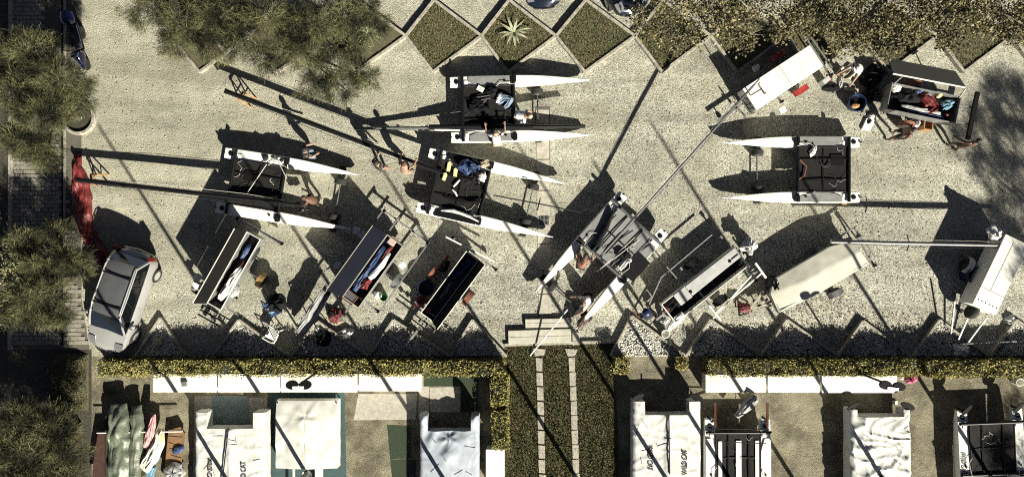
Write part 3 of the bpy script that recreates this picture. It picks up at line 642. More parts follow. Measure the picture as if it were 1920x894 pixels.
    if blocks:
        for s in (-1, 1):
            for q in (-1, 1):
                o = MB().box((0, 0, .13), (.20, .16, .26)).build('support_block', G['orange'], None, bevel=.02)
                w = Matrix.Rotation(rz, 3, 'Z') @ Vector((-L/2+.42, s*cc+q*.20, 0)); o.location = (c.x+w.x, c.y+w.y, 0); o.rotation_euler.z = rz
                tag(o, 'orange block propping the %s stern of the rightmost catamaran, %s side' % ('upper' if s < 0 else 'lower', 'outer' if q*s > 0 else 'inner'), 'block', 'orange support blocks')
    return T, W
c1, _ = catamaran('catamaran with black trampoline and long black mast laid along it, left of the yard', (413, 337), (663, 378), pad=None, axle_x=2.0, wheel_label='trolley under the bows of the leftmost catamaran', seed=3,
                  lines=[((500, 308), (458, 370), .85, 'rope'), ((520, 300), (538, 335), .85, 'rope')])
c2, _ = catamaran('catamaran with two people working over it, below the diamond beds', (845, 206), (1107, 200), axle_x=.72, wheel_label='trolley under the catamaran below the diamond beds', seed=4)
c3, _ = catamaran('catamaran loaded with blue bag and yellow foam, centre of the yard', (793, 337), (1049, 394), pad='black', axle_x=1.62, wheel_label='trolley under the bows of the central catamaran', seed=5, ropes=12)
c4, _ = catamaran('catamaran with grey trampoline and silver beams, pointing down left', (1207, 399), (1040, 585), beam='alloy', tramp='mesh_grey', pad='deck_grey', axle_x=2.0, wheel_label='trolley under the bows of the grey trampoline catamaran', seed=6,
                  lines=[((1190, 445), (1130, 500), .9, 'rope'), ((1200, 448), (1120, 508), .95, 'rope'), ((1165, 415), (1110, 470), .9, 'rope_dark')])
c5, _ = catamaran('empty catamaran with black trampoline, bows pointing left, right of the yard', (1612, 318), (1358, 318), axle_x=1.28, wheel_label='trolley under the rightmost open catamaran', seed=8, blocks=True)
# extras on single boats
for s in (-1, 1):
    MB().tube([Vector((-1.9, s*.5, .78)), Vector((-1.0, s*.53, .80)), Vector((-.35, s*.35, .82))], .035, 6).build('boom_tube', G['black'], c3)
sp = MB().tube([lp(c3, 925, 366, .80), lp(c3, 1010, 382, .86), lp(c3, 1090, 398, .88)], .026, 8).build('bow_pole', G['mast_black'], c3)
ar = [lp(c3, 1010, 383, .86)+Vector((0, .26*math.cos(a), .26*math.sin(a)+.25)) for a in [i*2*math.pi/16 for i in range(17)]]
MB().tube(ar, .018, 6).build('hoop', G['black'], sp)
MB().tube([lp(c4, 1110, 470, .78), lp(c4, 1135, 430, .8), lp(c4, 1150, 395, .85)], [.09, .12, .07], 8).build('rolled_sail', G['black_cloth'], c4)
MB().prism([lp(c4, *q).xy for q in ((1192, 472), (1212, 492), (1180, 526), (1160, 510))], .735, .75).build('hatch_cloth', G['black_cloth'], c4)
for q in ((1135, 475, 1168, 440), (1165, 475, 1195, 450), (1150, 505, 1165, 490)): MB().bar(lp(c4, q[0], q[1], .76), lp(c4, q[2], q[3], .76), .07, .012).build('toe_strap', G['black'], c4)
for nm, c_, px, py, w_, d_, m in (('floor_patch', c5, 1570, 300, .55, .45, 'dark_lid'), ('floor_patch', c1, 470, 330, .5, .4, 'dark_lid')):
    MB().box(lp(c_, px, py, .735), (w_, d_, .006)).build(nm, G[m], c_)
MB().tube([lp(c5, 1500, 300, .78), lp(c5, 1512, 312, .8), lp(c5, 1508, 330, .78), lp(c5, 1498, 336, .77)], .03, 6).build('hose', G['brown_red'], c5)
MB().tube([lp(c5, 1548, 305, .76)+Vector((.18*math.cos(a), .18*math.sin(a), 0)) for a in [i*.5 for i in range(9)]], .022, 5).build('rope', G['rope_dark'], c5)

# ---------------------------------------------------------------- masts
def mast(label, p, q, w=.20, m='mast_black', wires=2, tip=None, name='mast', spreader=None):
    A, B = P(*p), P(*q); T = thing(name, label, 'mast', A, 0, 'masts lying in the yard'); d = B-A; n = 12
    t = [d*(i/n) for i in range(n+1)]; r = [w/2*(1 if i < 9 else 1-.10*(i-8)) for i in range(n+1)]
    MB().tube(t, r, 10, 1.0).build('spar', G[m], T, smooth=True)
    u = d.normalized(); s = Vector((-u.y, u.x, 0)).normalized()
    MB().bar(Vector((0, 0, w*.5)), d+Vector((0, 0, w*.42)), .03, .02).build('sail_track', G['alloy' if m != 'mast_black' else 'black'], T)
    MB().box(d*.003, (.06, w*1.02, w*1.02), math.atan2(u.y, u.x)).build('end_cap', G['black' if m == 'mast_black' else 'alloy'], T)
    for k in range(wires):
        o = s*(w*.62)*(1 if k % 2 else -1); MB().tube([d*.04+o*.6, d*.35+o*1.5+Vector((0, 0, .03)), d*.7+o*1.6, d*.97+o*.5], .009, 4).build('stay', G['rope' if k % 2 else 'rope_dark'], T)
    if spreader:
        for k in (-1, 1): MB().bar(d*spreader, d*spreader+s*k*.34+u*-.1, .03).build('spreader', G['black'], T)
    return T
mast('long black mast resting over the left catamaran and the orange trestle by the red sail', (145, 337, .87), (592, 387, 1.0))
mast('long black mast slanting from the upper orange trestle to the central catamaran', (423, 171, .92), (832, 325, .90))
m3 = mast('silver mast with black furled sail beside two people on the upper catamaran', (664, 241, .16), (1098, 237, 1.05), w=.13, m='alloy')
a, b = P(805, 239, .5), P(1000, 238, .95); o_ = P(664, 241, .16)
MB().tube([a-o_, (a+b)/2-o_+Vector((0, 0, .05)), b-o_], [.10, .15, .09], 8).build('furled_sail', G['black_cloth'], m3, smooth=True)
a, b = P(815, 243, .55), P(920, 243, .75); MB().tube([a-o_, b-o_], [.05, .09], 8).build('sail_roll', G['white_cloth'], m3, smooth=True)
a, b = P(1000, 238, .95), P(1097, 237, 1.08); MB().tube([a-o_, b-o_], .075, 8).build('sleeve', G['mast_black'], m3, smooth=True)
mast('slim silver mast slanting from the grey trampoline catamaran up to the white trailer', (1128, 478, .95), (1424, 148, 2.30), w=.085, m='alloy', wires=2)
mast('silver mast with spreaders lying from the checkered trailer cover past the right edge', (1555, 453, 1.12), (1950, 461, 1.12), w=.15, m='alloy', wires=4, spreader=.38)
def trestle(label, px, py, rz, m='orange', h=.75, w=.45):
    T = thing('trestle', label, 'trestle', P(px, py), rz, 'folding mast trestles')
    MB().bar((0, -w/2, h), (0, w/2, h), .07, .06).build('top_bar', G[m], T)
    for s in (-1, 1):
        for q in (-1, 1): MB().bar((0, s*w*.4, h-.02), (q*.28, s*w*.5, 0), .045).build('leg', G[m], T)
    for q in (-1, 1): MB().bar((q*.17, -w*.45, .3), (q*.17, w*.45, .3), .03).build('brace', G[m], T)
    return T
trestle('orange trestle under the left black mast beside the red sail', 194, 338, .1)
trestle('orange trestle under the upper black mast', 466, 188, -.5)

# ================================================================ TRAILERS
def wheel(T, x, y, z=.28, r=.28, w=.17, fender=None, fw=.24):
    ty = MB().lathe((x, y, z), [(r*.62, -w/2), (r*.93, -w/2), (r, -w*.35), (r, w*.35), (r*.93, w/2), (r*.62, w/2)], 20, 'Y').build('wheel', G['rubber'], T, smooth=True)
    MB().lathe((x, y, z), [(.03, -w*.46), (r*.6, -w*.42), (r*.62, w*.42), (.03, w*.46)], 14, 'Y').build('rim', G['galv'], ty)
    if fender:
        rings = []
        for k in range(9):
            a = math.pi*(.08+.84*k/8); ca, sa = math.cos(a), math.sin(a)
            rings.append([Vector((x+ca*rr, y+yy, z+sa*rr)) for rr, yy in ((r+.06, -fw/2), (r+.06, fw/2), (r+.08, fw/2), (r+.08, -fw/2))])
        MB().loft(rings).build('fender', G[fender], T, smooth=False)
def trailer(label, p0, p1, w, top, box='galv', lining=None, lid=None, lid_m='dark_lid', closed=False, fender='galv', track=.98, wheel_u=.5, cross=((0.02, 1.15), (.98, 1.15)), rails=None,
            tongue=1.2, zb=.42, lid_w=None, group='boat trailers', rim='galv'):
    """p0/p1 pixel of the box's two ends on its axis (at height top). lid=(side,angle): hinge side +1/-1, opening angle"""
    A, B = P(*p0, top), P(*p1, top); d = B-A; L = d.length; c = (A+B)/2; rz = math.atan2(d.y, d.x)
    T = thing('boat_trailer', label, 'trailer', (c.x, c.y, 0), rz, group)
    for s in (-1, 1): MB().bar((-L/2, s*w*.38, zb-.05), (L/2, s*w*.38, zb-.05), .06, .08).build('chassis_rail', G['galv'], T)
    if tongue: 
        MB().bar((-L/2+.1, 0, zb-.06), (-L/2-tongue, 0, zb-.06), .08, .08).build('tongue', G['galv'], T)
        MB().bar((-L/2-tongue*.75, 0, zb-.06), (-L/2-tongue*.75, .02, .06), .05).build('jockey_leg', G['galv'], T)
        MB().lathe((-L/2-tongue*.75, 0, .09), [(.02, -.03), (.09, -.03), (.09, .03), (.02, .03)], 12, 'Y').build('jockey_wheel', G['rubber'], T)
    xw = -L/2+L*wheel_u
    MB().bar((xw, -track, .28), (xw, track, .28), .06).build('axle', G['galv'], T)
    for s in (-1, 1): wheel(T, xw, s*track, fender=fender)
    t = .03
    bx = MB()
    bx.box((0, w/2-t/2, (zb+top)/2), (L, t, top-zb)).box((0, -w/2+t/2, (zb+top)/2), (L, t, top-zb))
    bx.box((L/2-t/2, 0, (zb+top)/2), (t, w-2*t-.004, top-zb)).box((-L/2+t/2, 0, (zb+top)/2), (t, w-2*t-.004, top-zb))
    body = bx.build('box', G[box], T)
    MB().box((0, 0, zb+.02), (L-2*t-.01, w-2*t-.01, .03)).build('floor', G[lining or 'black'], body)
    rim_ = MB()
    for s in (-1, 1): rim_.bar((-L/2, s*(w/2-.01), top+.012), (L/2, s*(w/2-.01), top+.012), .03, .02)
    for s in (-1, 1): rim_.bar((s*(L/2-.02), -w/2+.02, top+.010), (s*(L/2-.02), w/2-.02, top+.010), .03, .02)
    rim_.build('rim', G[rim], body)
    if lining:
        for s in (-1, 1): MB().box((0, s*(w/2-t-.006), (zb+top)/2), (L-.1, .006, top-zb-.04)).build('lining', G[lining], body)
    lw = lid_w or w
    if lid:
        s, ang = lid; M = Matrix.Rotation(-s*ang, 3, 'X'); hinge = Vector((0, s*w/2, top+.03))
        vs = []
        for z in (0, .035):
            for x, y in ((-L/2-.02, 0), (L/2+.02, 0), (L/2+.02, -s*lw), (-L/2-.02, -s*lw)): vs.append(hinge + M @ Vector((x, y, z)))
        ld = MB().add(vs, [(3, 2, 1, 0), (4, 5, 6, 7), (0, 1, 5, 4), (1, 2, 6, 5), (2, 3, 7, 6), (3, 0, 4, 7)]).build('lid', G[lid_m], T)
        p, q = vs[3]+M @ Vector((0, 0, .02)), vs[2]+M @ Vector((0, 0, .02)); MB().bar(p, q, .03).build('lid_edge', G[rim], ld)
    if closed:
        MB().box((0, 0, top+.045), (L+.04, lw+.04, .05)).build('lid', G[lid_m], T, bevel=.012)
    for u, hw in cross or ():
        x = -L/2+L*u; MB().bar((x, -hw, zb+.10), (x, hw, zb+.10), .07, .06).build('crossbar', G['galv'], T)
        for s in (-1, 1): MB().box((x, s*(hw-.05), zb+.18), (.14, .10, .10)).build('bunk_pad', G['black'], T)
    for (y, x0, x1, m) in rails or ():
        MB().bar((x0, y, zb+.2), (x1, y, zb+.2), .05).build('side_rail', G[m], T)
    return T, L
t1, L1 = trailer('trailer with open dark lid, white cloth and red bags inside, lower left', (401, 575), (476, 441), .64, .95, rim='white_paint', lid_w=.78, lid=(1, 1.78), lid_m='dark_lid', fender='tan', wheel_u=.52, cross=((.02, 1.1), (1.06, 1.1)), tongue=1.1)
t2, L2 = trailer('trailer with open navy lid and blue, red and white sails inside', (657, 567), (741, 450), .80, .85, rim='wood', lid=(1, 2.35), lid_m='navy', lining='navy_in', fender='galv', wheel_u=.55, cross=((.1, 1.15), (1.22, 1.15)), rails=[(1.15, -1.9, 2.4, 'galv'), (-1.15, -1.2, 2.3, 'galv'), (-.45, 1.5, 2.4, 'galv'), (.45, 1.5, 2.4, 'galv')], tongue=1.0)
t3, L3 = trailer('trailer with navy lined open box and grey lid folded to the right', (800, 595), (886, 479), .62, .95, box='navy', rim='white_paint', lid=(-1, 2.1), lid_m='dark_lid', lining='navy_in', fender='brown_red', wheel_u=.5, cross=((1.03, 1.15), (.05, .9)), tongue=1.2, track=.88)
t4, L4 = trailer('long trailer with grey half lid, open front locker and white ladder rails', (1253, 588), (1391, 480), .95, .80, box='white_paint', rim='white_paint', fender='black', wheel_u=.55, cross=((.97, 1.25), (.42, 1.25)), tongue=.5)
# t4 details: half lid, locker, right ladder, left rails
MB().prism([(-L4*.18, .46), (L4*.5, .46), (L4*.5, .02), (-L4*.18, -.02)], .83, .865).build('half_lid', G['grp_grey'], t4, bevel=.008)
MB().prism([(-L4*.34, .47), (-L4*.185, .47), (-L4*.185, -.05), (-L4*.34, -.05)], .83, .86).build('half_lid', G['grp_grey'], t4, bevel=.008)
for x in (-L4*.17, L4*.36): MB().lathe((x, .16, .868), [(.07, 0), (.07, .01), (.02, .02)], 12).build('vent', G['black'], t4)
MB().box((L4*.43, .18, .868), (.35, .06, .01)).build('slot', G['black'], t4)
for q in ((1337, 597, 1414, 511), (1343, 585, 1427, 513), (1330, 573, 1352, 601), (1416, 493, 1436, 521)):
    hh = .66 if q[1] != 573 and q[1] != 493 else .70
    MB().bar(lp(t4, q[0], q[1], hh), lp(t4, q[2], q[3], hh), .08 if q[1] in (573, 493) else .05).build('ladder_rail', G['white_paint'], t4)
for k in range(6):
    a, b = (1386+k*7, 498+k*4), (1392+k*7, 488+k*5.2); MB().bar(lp(t4, *a, .6), lp(t4, *b, .66), .03).build('truss_web', G['galv'], t4)
for q in ((1335, 440, 1240, 520), (1240, 520, 1215, 575), (1250, 500, 1285, 540)): MB().bar(lp(t4, q[0], q[1], .6), lp(t4, q[2], q[3], .6), .045).build('side_rail', G['galv'], t4)
MB().bar(lp(t4, 1215, 612, .5), lp(t4, 1265, 560, .7), .04).build('winch_post', G['black'], t4)
t5, L5 = trailer('trailer under a pale checkered cover with a black sack at its end', (1453, 567), (1617, 477), .80, .80, box='galv', fender='alloy', wheel_u=.62, cross=((1.08, .75),), tongue=.6, track=.95)
cv = MB(); cU = [(1452, 524, .80), (1508, 491, .84), (1556, 463, .84), (1606, 450, .80)]; cD = [(1460, 586, .78), (1513, 562, .82), (1567, 532, .82), (1630, 494, .80)]; cR = [(1445, 551, .86), (1513, 526, .98), (1562, 497, .93), (1613, 471, .92)]
cN = 9; rowsU = []
def cpt(i, t):
    a, b, c = Vector(lp(t5, *cU[i])), Vector(lp(t5, *cR[i])), Vector(lp(t5, *cD[i])); return a.lerp(b, t*2) if t < .5 else b.lerp(c, t*2-1)
def cover_h(u, v):
    x = u*3; i = min(2, int(x)); q = cpt(i, v).lerp(cpt(i+1, v), x-i); q.z += .014*noise.noise((q.x*2.5, q.y*2.5, 4)); return q
cv.field(36, 16, cover_h, skirt=lambda q: Vector((q.x*1.006, q.y*1.02, q.z-.16)))
G['check'] = mat('checkered_cover', (.50, .49, .42), .8, var=.15, scale=2, spec=.1)
nt = G['check'].node_tree; bnode = nt.nodes['Principled BSDF']; src = bnode.inputs['Base Color'].links[0].from_socket
bt = nt.nodes.new('ShaderNodeTexBrick'); bt.offset = 0; bt.inputs['Scale'].default_value = 1; bt.inputs['Brick Width'].default_value = .10; bt.inputs['Row Height'].default_value = .10; bt.inputs['Mortar Size'].default_value = .012
bt.inputs['Color1'].default_value = bt.inputs['Color2'].default_value = (1, 1, 1, 1); bt.inputs['Mortar'].default_value = (.80, .79, .75, 1)
tc = nt.nodes.new('ShaderNodeTexCoord'); nt.links.new(tc.outputs['Object'], bt.inputs['Vector'])
mm_ = nt.nodes.new('ShaderNodeMix'); mm_.data_type = 'RGBA'; mm_.blend_type = 'MULTIPLY'; mm_.inputs['Factor'].default_value = 1
nt.links.new(src, mm_.inputs['A']); nt.links.new(bt.outputs['Color'], mm_.inputs['B']); nt.links.new(mm_.outputs['Result'], bnode.inputs['Base Color'])
cv.build('cover', G['check'], t5, smooth=True)
for q in ((1600, 425, 1642, 482), (1560, 452, 1606, 424), (1633, 482, 1612, 492)): MB().bar(lp(t5, q[0], q[1], .55), lp(t5, q[2], q[3], .55), .06).build('rear_frame', G['galv'], t5)
for q in ((1412, 580, 1440, 560), (1415, 572, 1452, 572), (1405, 582, 1432, 545)): MB().bar(lp(t5, q[0], q[1], .4), lp(t5, q[2], q[3], .4), .10, .04).build('drawbar', G['wood'], t5)
t6, L6 = trailer('closed white box trailer at the right edge with dappled shade on its lid', (1843, 579), (1905, 450), 1.0, 1.15, box='white_paint', rim='white_paint', closed=True, lid_m='white_paint', fender='white_paint', wheel_u=.5, cross=None, tongue=.3, track=.8)
MB().box((-L6*.25, 0, 1.2225), (.012, 1.02, .006)).build('lid_joint', G['black'], t6); MB().box((.3, .1, 1.2225), (L6*.7, .012, .006)).build('lid_joint', G['black'], t6)
for i in range(6): MB().box((-L6*.5+.25, -.42+i*.16, 1.228), (.05, .02, .015)).build('catch', G['black'], t6)
sw = MB().lathe((-L6/2-.17, -.02, .62), [(.20, -.09), (.29, -.10), (.32, -.05), (.32, .05), (.29, .10), (.20, .09)], 20, 'Y').build('spare_wheel', G['rubber'], t6, smooth=True); sw.rotation_euler.z = 0
MB().lathe((-L6/2-.17, -.02, .62), [(.03, -.07), (.19, -.08), (.19, .08), (.03, .07)], 14, 'Y').build('rim', G['galv'], sw)
for q in ((1790, 565, 1783, 625), (1817, 590, 1797, 636), (1850, 595, 1815, 642)): MB().bar(lp(t6, q[0], q[1], .62), lp(t6, q[2], q[3], .35), .05).build('drawbar', G['galv'], t6)
MB().bar(lp(t6, 1795, 645, .35), lp(t6, 1906, 640, .4), .045).build('light_bar', G['galv'], t6)
t7, L7 = trailer('closed white lidded trailer with red fenders, top right', (1405, 187), (1529, 106), .98, 1.05, box='white_paint', rim='white_paint', closed=True, lid_m='white_paint', fender='red_paint', wheel_u=.72, cross=((1.12, 1.05), (.40, .85)), tongue=1.3, track=.86)
MB().box((.12, 0, 1.1225), (.016, 1.01, .006)).build('lid_joint', G['galv'], t7)
for k in range(3):   # curved dark print on the end panel
    pts = [Vector((-L7/2-.022, -.40+.20*k+.16*math.cos(a), .74+.2*math.sin(a))) for a in [i*.35 for i in range(14)]]
    MB().tube(pts, .018, 5).build('emblem', G['stripe'], t7)
for q in ((1514, 62, 1560, 128), (1500, 58, 1512, 78)): MB().bar(lp(t7, q[0], q[1], .62), lp(t7, q[2], q[3], .62), .06).build('rear_frame', G['galv'], t7)
ms = MB().bar((-L7*.5+.1, .12, .9), (-L7*.5+.1, .12, 2.2), .05); ms.build('mast_post', G['galv'], t7)
MB().bar((-L7*.5+.1, -.1, 2.2), (-L7*.5+.1, .34, 2.2), .05, .04).build('mast_crutch', G['galv'], t7)
for s in (-1, 1): MB().bar((-L7*.5+.1, .12+s*.2, 2.2), (-L7*.5+.1, .12+s*.24, 2.36), .04).build('crutch_arm', G['galv'], t7)
for q in ((1382, 205, 1399, 218), (1376, 190, 1399, 222), (1388, 184, 1407, 214)): MB().bar(lp(t7, q[0], q[1], .5), lp(t7, q[2], q[3], .5), .05).build('front_frame', G['galv'], t7)
t8, L8 = trailer('trailer with raised dark lid and open box full of red and dark gear, upper right', (1667, 180), (1798, 207), 1.10, .90, box='galv', rim='galv', fender='brown_red', wheel_u=.42, cross=((1.28, 1.0),), tongue=0, track=.85)
for s in (-.35, .35): MB().bar((L8/2, s, .5), (L8*.78, s, .5), .05).build('frame_bar', G['galv'], t8)
MB().bar((L8*.78, -1.0, .58), (L8*.78, 1.0, .58), .16, .10).build('rear_beam', G['dark_lid'], t8)
q8 = [lp(t8, *q) for q in ((1674, 138, 1.30), (1810, 164, 1.30), (1790, 134, 1.62), (1664, 110, 1.62))]; up8 = Vector((0, 0, .04))
ld8 = MB().add(q8+[q+up8 for q in q8], [(3, 2, 1, 0), (4, 5, 6, 7), (0, 1, 5, 4), (1, 2, 6, 5), (2, 3, 7, 6), (3, 0, 4, 7)]).build('lid', G['dark_lid'], t8)
MB().bar(q8[0]+Vector((0, -.02, .02)), q8[1]+Vector((0, -.02, .02)), .04, .05).build('lid_edge', G['white_paint'], ld8)
for s in (-1, 1): MB().bar((s*L8*.47, .5, .9), (s*L8*.44, q8[0].y, 1.3), .04).build('lid_strut', G['galv'], t8)
for T_, L_ in ((t1, L1), (t3, L3)):   # mast supports and rollers at the drawbar end
    for k in range(3): MB().bar((-L_/2-.25-.22*k, -.7+.1*k, .62), (-L_/2-.25-.22*k, .55, .62), .05).build('mast_rack', G['dark_lid'], T_)
    for k in range(4): MB().cyl((-L_/2-.3, -.55+.35*k, .70), .06, .14, 'X', 10).build('roller', G['black'], T_)
for q in ((836, 444, 928, 491),): MB().bar(lp(t3, q[0], q[1], .75), lp(t3, q[2], q[3], .75), .06).build('light_bar', G['white_paint'], t3)
MB().bar(lp(t3, 797, 600, .5), lp(t3, 757, 652, .35), .06).build('drawbar', G['galv'], t3)
for q in ((700, 440, 612, 505), (445, 408, 526, 458)):
    T_ = t2 if q[0] == 700 else t1; MB().bar(lp(T_, q[0], q[1], .62), lp(T_, q[2], q[3], .62), .05).build('light_bar', G['galv'], T_)
for T_, pts in ((t2, [(668, 432), (680, 441), (633, 497), (755, 497)]), (t7, [(1418, 128), (1467, 207)]), (t1, [(372, 520), (366, 536)])):
    for px, py in pts: MB().box(lp(T_, px, py, .60), (.28, .24, .10), random.uniform(-.4, .4)).build('light_board', G['white_plastic'], T_, bevel=.02)

# ================================================================ CARS AND SCOOTER
def car(name, label, p0, p1, paint, roof, L=4.35, W=1.74, group=None, rails=True):
    """p0 rear, p1 front (ground pixels of the car's axis)"""
    A, B = P(*p0), P(*p1); d = (B-A).normalized(); c = (A+B)/2; T = thing(name, label, 'car', (c.x, c.y, 0), math.atan2(d.y, d.x), group)
    hw = W/2; tab_w = [(0, .55), (.02, .74), (.06, .89), (.14, .97), (.3, 1), (.68, 1), (.80, .97), (.88, .91), (.94, .81), (.98, .66), (1, .40)]
    tab_z = [(0, .82), (.02, .92), (.06, .97), (.2, .98), (.6, .95), (.72, .93), (.85, .84), (.94, .73), (1, .55)]
    rings = []
    for i in range(33):
        t = i/32; w = hw*lerp_tab(tab_w, t); z = lerp_tab(tab_z, t); x = -L/2+L*t; zb = .24 if .05 < t < .95 else .32
        rings.append([Vector((x, y, zz)) for y, zz in ((-w*.86, zb), (-w*.98, zb+.12), (-w, .55), (-w*.985, z-.10), (-w*.93, z-.03), (-w*.5, z+.02), (0, z+.035), (w*.5, z+.02), (w*.93, z-.03), (w*.985, z-.10), (w, .55), (w*.98, zb+.12), (w*.86, zb))])
    body = MB().loft(rings).build('body', G[paint], T, smooth=True)
    # greenhouse: glass block, then roof and pillars
    xb = [-L/2+.16, -L/2+.55, L*.02, L*.19]; xt = [-L/2+.42, -L/2+.62, L*.02, -L*.02+.02]
    gx0, gx1, tx0, tx1 = -L/2+.12, L*.285, -L/2+.55, L*.095
    wb, wt = hw*.90, hw*.70
    def sec(u):
        xbt = gx0+(gx1-gx0)*u; xtp = tx0+(tx1-tx0)*u; e = .93 if u in (0, 1) else 1
        return [Vector((xbt, -wb*e, .90)), Vector((xtp, -wt*e, 1.44)), Vector((xtp, 0, 1.47)), Vector((xtp, wt*e, 1.44)), Vector((xbt, wb*e, .90))]
    gl = MB().loft([sec(u) for u in (0, .08, .3, .6, .92, 1)]).build('glasshouse', G['glass'], T)
    rw = wt*1.02
    rf = MB().loft([[Vector((x, y*k, z)) for y, z in ((-rw, 1.425-dz), (-rw*.96, 1.455-dz), (-rw*.8, 1.482-dz), (-rw*.4, 1.505-dz), (0, 1.512-dz), (rw*.4, 1.505-dz), (rw*.8, 1.482-dz), (rw*.96, 1.455-dz), (rw, 1.425-dz), (0, 1.42-dz))] for x, k, dz in ((tx0-.10, .86, .05), (tx0+.0, .95, .015), (tx0+.2, 1, 0), (-.6, 1.02, -.01), (tx1-.25, 1, 0), (tx1-.05, .97, .015), (tx1+.07, .90, .05))]).build('roof', G[roof], T, smooth=True)
    if rails:
        for x in (tx0+.45, tx1-.35): MB().bar((x, -rw*.93, 1.55), (x, rw*.93, 1.55), .06, .03).build('roof_bar', G['black'], rf)
    for s in (-1, 1):
        if rails: MB().tube([(tx0+.02, s*rw*.93, 1.49), (tx0+.15, s*rw*.96, 1.535), (tx1-.25, s*rw*.97, 1.535), (tx1-.1, s*rw*.95, 1.49)], .022, 6).build('roof_rail', G['car_trim'], rf, smooth=True)
        MB().tube([(tx1+.0, s*rw*.98, 1.45), ((tx1+gx1)/2, s*(wt+wb)/2*1.0, 1.20), (gx1-.02, s*wb*.97, .92)], .040, 6).build('pillar', G['car_trim' if rails else paint], T, smooth=True)
        MB().tube([(tx0, s*rw*.97, 1.45), (gx0+.06, s*wb*.95, .95)], .06, 6).build('pillar', G[paint], T, smooth=True)
        for u in (.36, .66):
            a = sec(u); p, q = (a[0], a[1]) if s < 0 else (a[4], a[3]); MB().bar(p+Vector((0, s*.006, 0)), q+Vector((0, s*.006, 0)), .06, .03).build('pillar', G['black'], T)
        MB().tube([(tx0, s*rw*1.0, 1.445), (-.5, s*rw*1.03, 1.45), (tx1, s*rw*1.0, 1.445)], .022, 6).build('door_trim', G['car_trim' if rails else paint], T, smooth=True)
        MB().tube([(gx0+.15, s*wb*1.0, .945), (-.5, s*wb*1.035, .955), (gx1-.25, s*wb*1.03, .935)], .018, 6).build('window_trim', G['car_trim' if rails else paint], T, smooth=True)
        MB().ball((L*.17, s*(hw+.09), .98), (.09, .11, .075)).build('mirror', G[paint], T, smooth=True)
        for u in (.15, -.75): MB().box((u-.05, s*hw*.995, .80), (.20, .03, .035)).build('door_handle', G['car_trim' if rails else paint], T)
        hl = MB().loft([[Vector((x, s*hw*yy, z+dz)) for yy, dz in ((.86*k, 0), (.50*k, .012), (.50*k, -.10), (.86*k, -.12))] for x, z, k in ((L/2-.55, .845, 1.0), (L/2-.36, .775, .95), (L/2-.20, .69, .86))]).build('headlight', G['lamp_lens'], T)
        MB().box((-L/2+.10, s*hw*.86, .88), (.18, .20, .34), rz=s*.5).build('tail_light', G['tail_red'], T, bevel=.03)
        for x in (-L/2+.80, L/2-.85):
            ty = MB().lathe((x, s*(hw-.09), .31), [(.20, -.10), (.29, -.105), (.315, -.06), (.315, .06), (.29, .105), (.20, .10)], 22, 'Y').build('wheel', G['rubber'], T, smooth=True)
            rm = MB().lathe((x, s*(hw-.075), .31), [(.03, -.09), (.19, -.085), (.21, -.03), (.21, .03), (.19, .085), (.05, .09)], 18, 'Y')
            rm.build('rim', G['car_trim'], ty)
    MB().tube([(L/2-.035, -hw*.5, .50), (L/2+.005, 0, .50), (L/2-.035, hw*.5, .50)], .045, 6).build('bumper', G['black'], T)
    MB().tube([(-L/2+.05, -hw*.72, .60), (-L/2-.03, 0, .60), (-L/2+.05, hw*.72, .60)], .07, 6).build('bumper', G[paint], T, smooth=True)
    for s in (-1, 1): MB().bar((gx1-.16, s*.12, .985), (gx1-.42, s*.62-.1, 1.12), .016, .016).build('wiper', G['black'], T)
    return T
car('parked_car', 'silver estate car with dark roof panels parked nose down by the hedge', (274, 482), (218, 641), 'car_silver', 'car_roof')
car('parked_car', 'dark car nose at the top edge between the agave and grass beds', (1008, -165), (1018, 19), 'car_black', 'car_black', rails=False)
car('parked_car', 'dark car nose at the top edge under the leafy tree', (1110, -140), (1184, 28), 'car_black', 'car_black', rails=False)
sc = thing('scooter', 'dark blue scooter with round top case parked on the footway edge', 'scooter', P(163, 92), math.atan2((60-110), 8))
FRx = FR[sc.name]
# local +x points down the picture (the front)
def wl(x, nm, r=.26):
    ty = MB().lathe((x, 0, r), [(.16, -.05), (r*.9, -.065), (r, 0), (r*.9, .065), (.16, .05)], 20, 'Y').build(nm, G['rubber'], sc, smooth=True); MB().lathe((x, 0, r), [(.03, -.04), (.15, -.05), (.15, .05), (.03, .04)], 12, 'Y').build('rim', G['galv'], ty)
wl(-.62, 'wheel'); wl(.72, 'wheel')
def lobe(name, sects, m, parent=None):
    rings = [[Vector((x, w*math.cos(a), z+h*math.sin(a))) for a in [2*math.pi*k/12 for k in range(12)]] for x, z, w, h in sects]
    return MB().loft(rings).build(name, G[m], parent or sc, smooth=True)
lobe('body', [(-.98, .66, .06, .04), (-.85, .62, .17, .12), (-.5, .60, .21, .16), (-.1, .52, .20, .16), (.15, .40, .17, .08)], 'black')
lobe('seat', [(-.75, .80, .10, .04), (-.55, .83, .19, .06), (-.15, .79, .20, .06), (.12, .74, .12, .05)], 'dark_cloth')
lobe('front_fairing', [(.30, .55, .19, .20), (.42, .62, .24, .28), (.58, .58, .20, .24), (.82, .45, .08, .12)], 'blue_black')
lobe('front_mudguard', [(.50, .46, .06, .04), (.72, .54, .08, .03), (.98, .40, .05, .04)], 'blue_black')
lobe('top_case', [(-1.28, .92, .12, .08), (-1.2, .95, .25, .15), (-1.0, .96, .29, .17), (-.8, .94, .26, .15), (-.70, .92, .14, .08)], 'blue_black')
MB().tube([(.28, -.36, 1.0), (.36, -.2, 1.02), (.40, 0, 1.0), (.36, .2, 1.02), (.28, .36, 1.0)], .018, 6).build('handlebar', G['black'], sc)
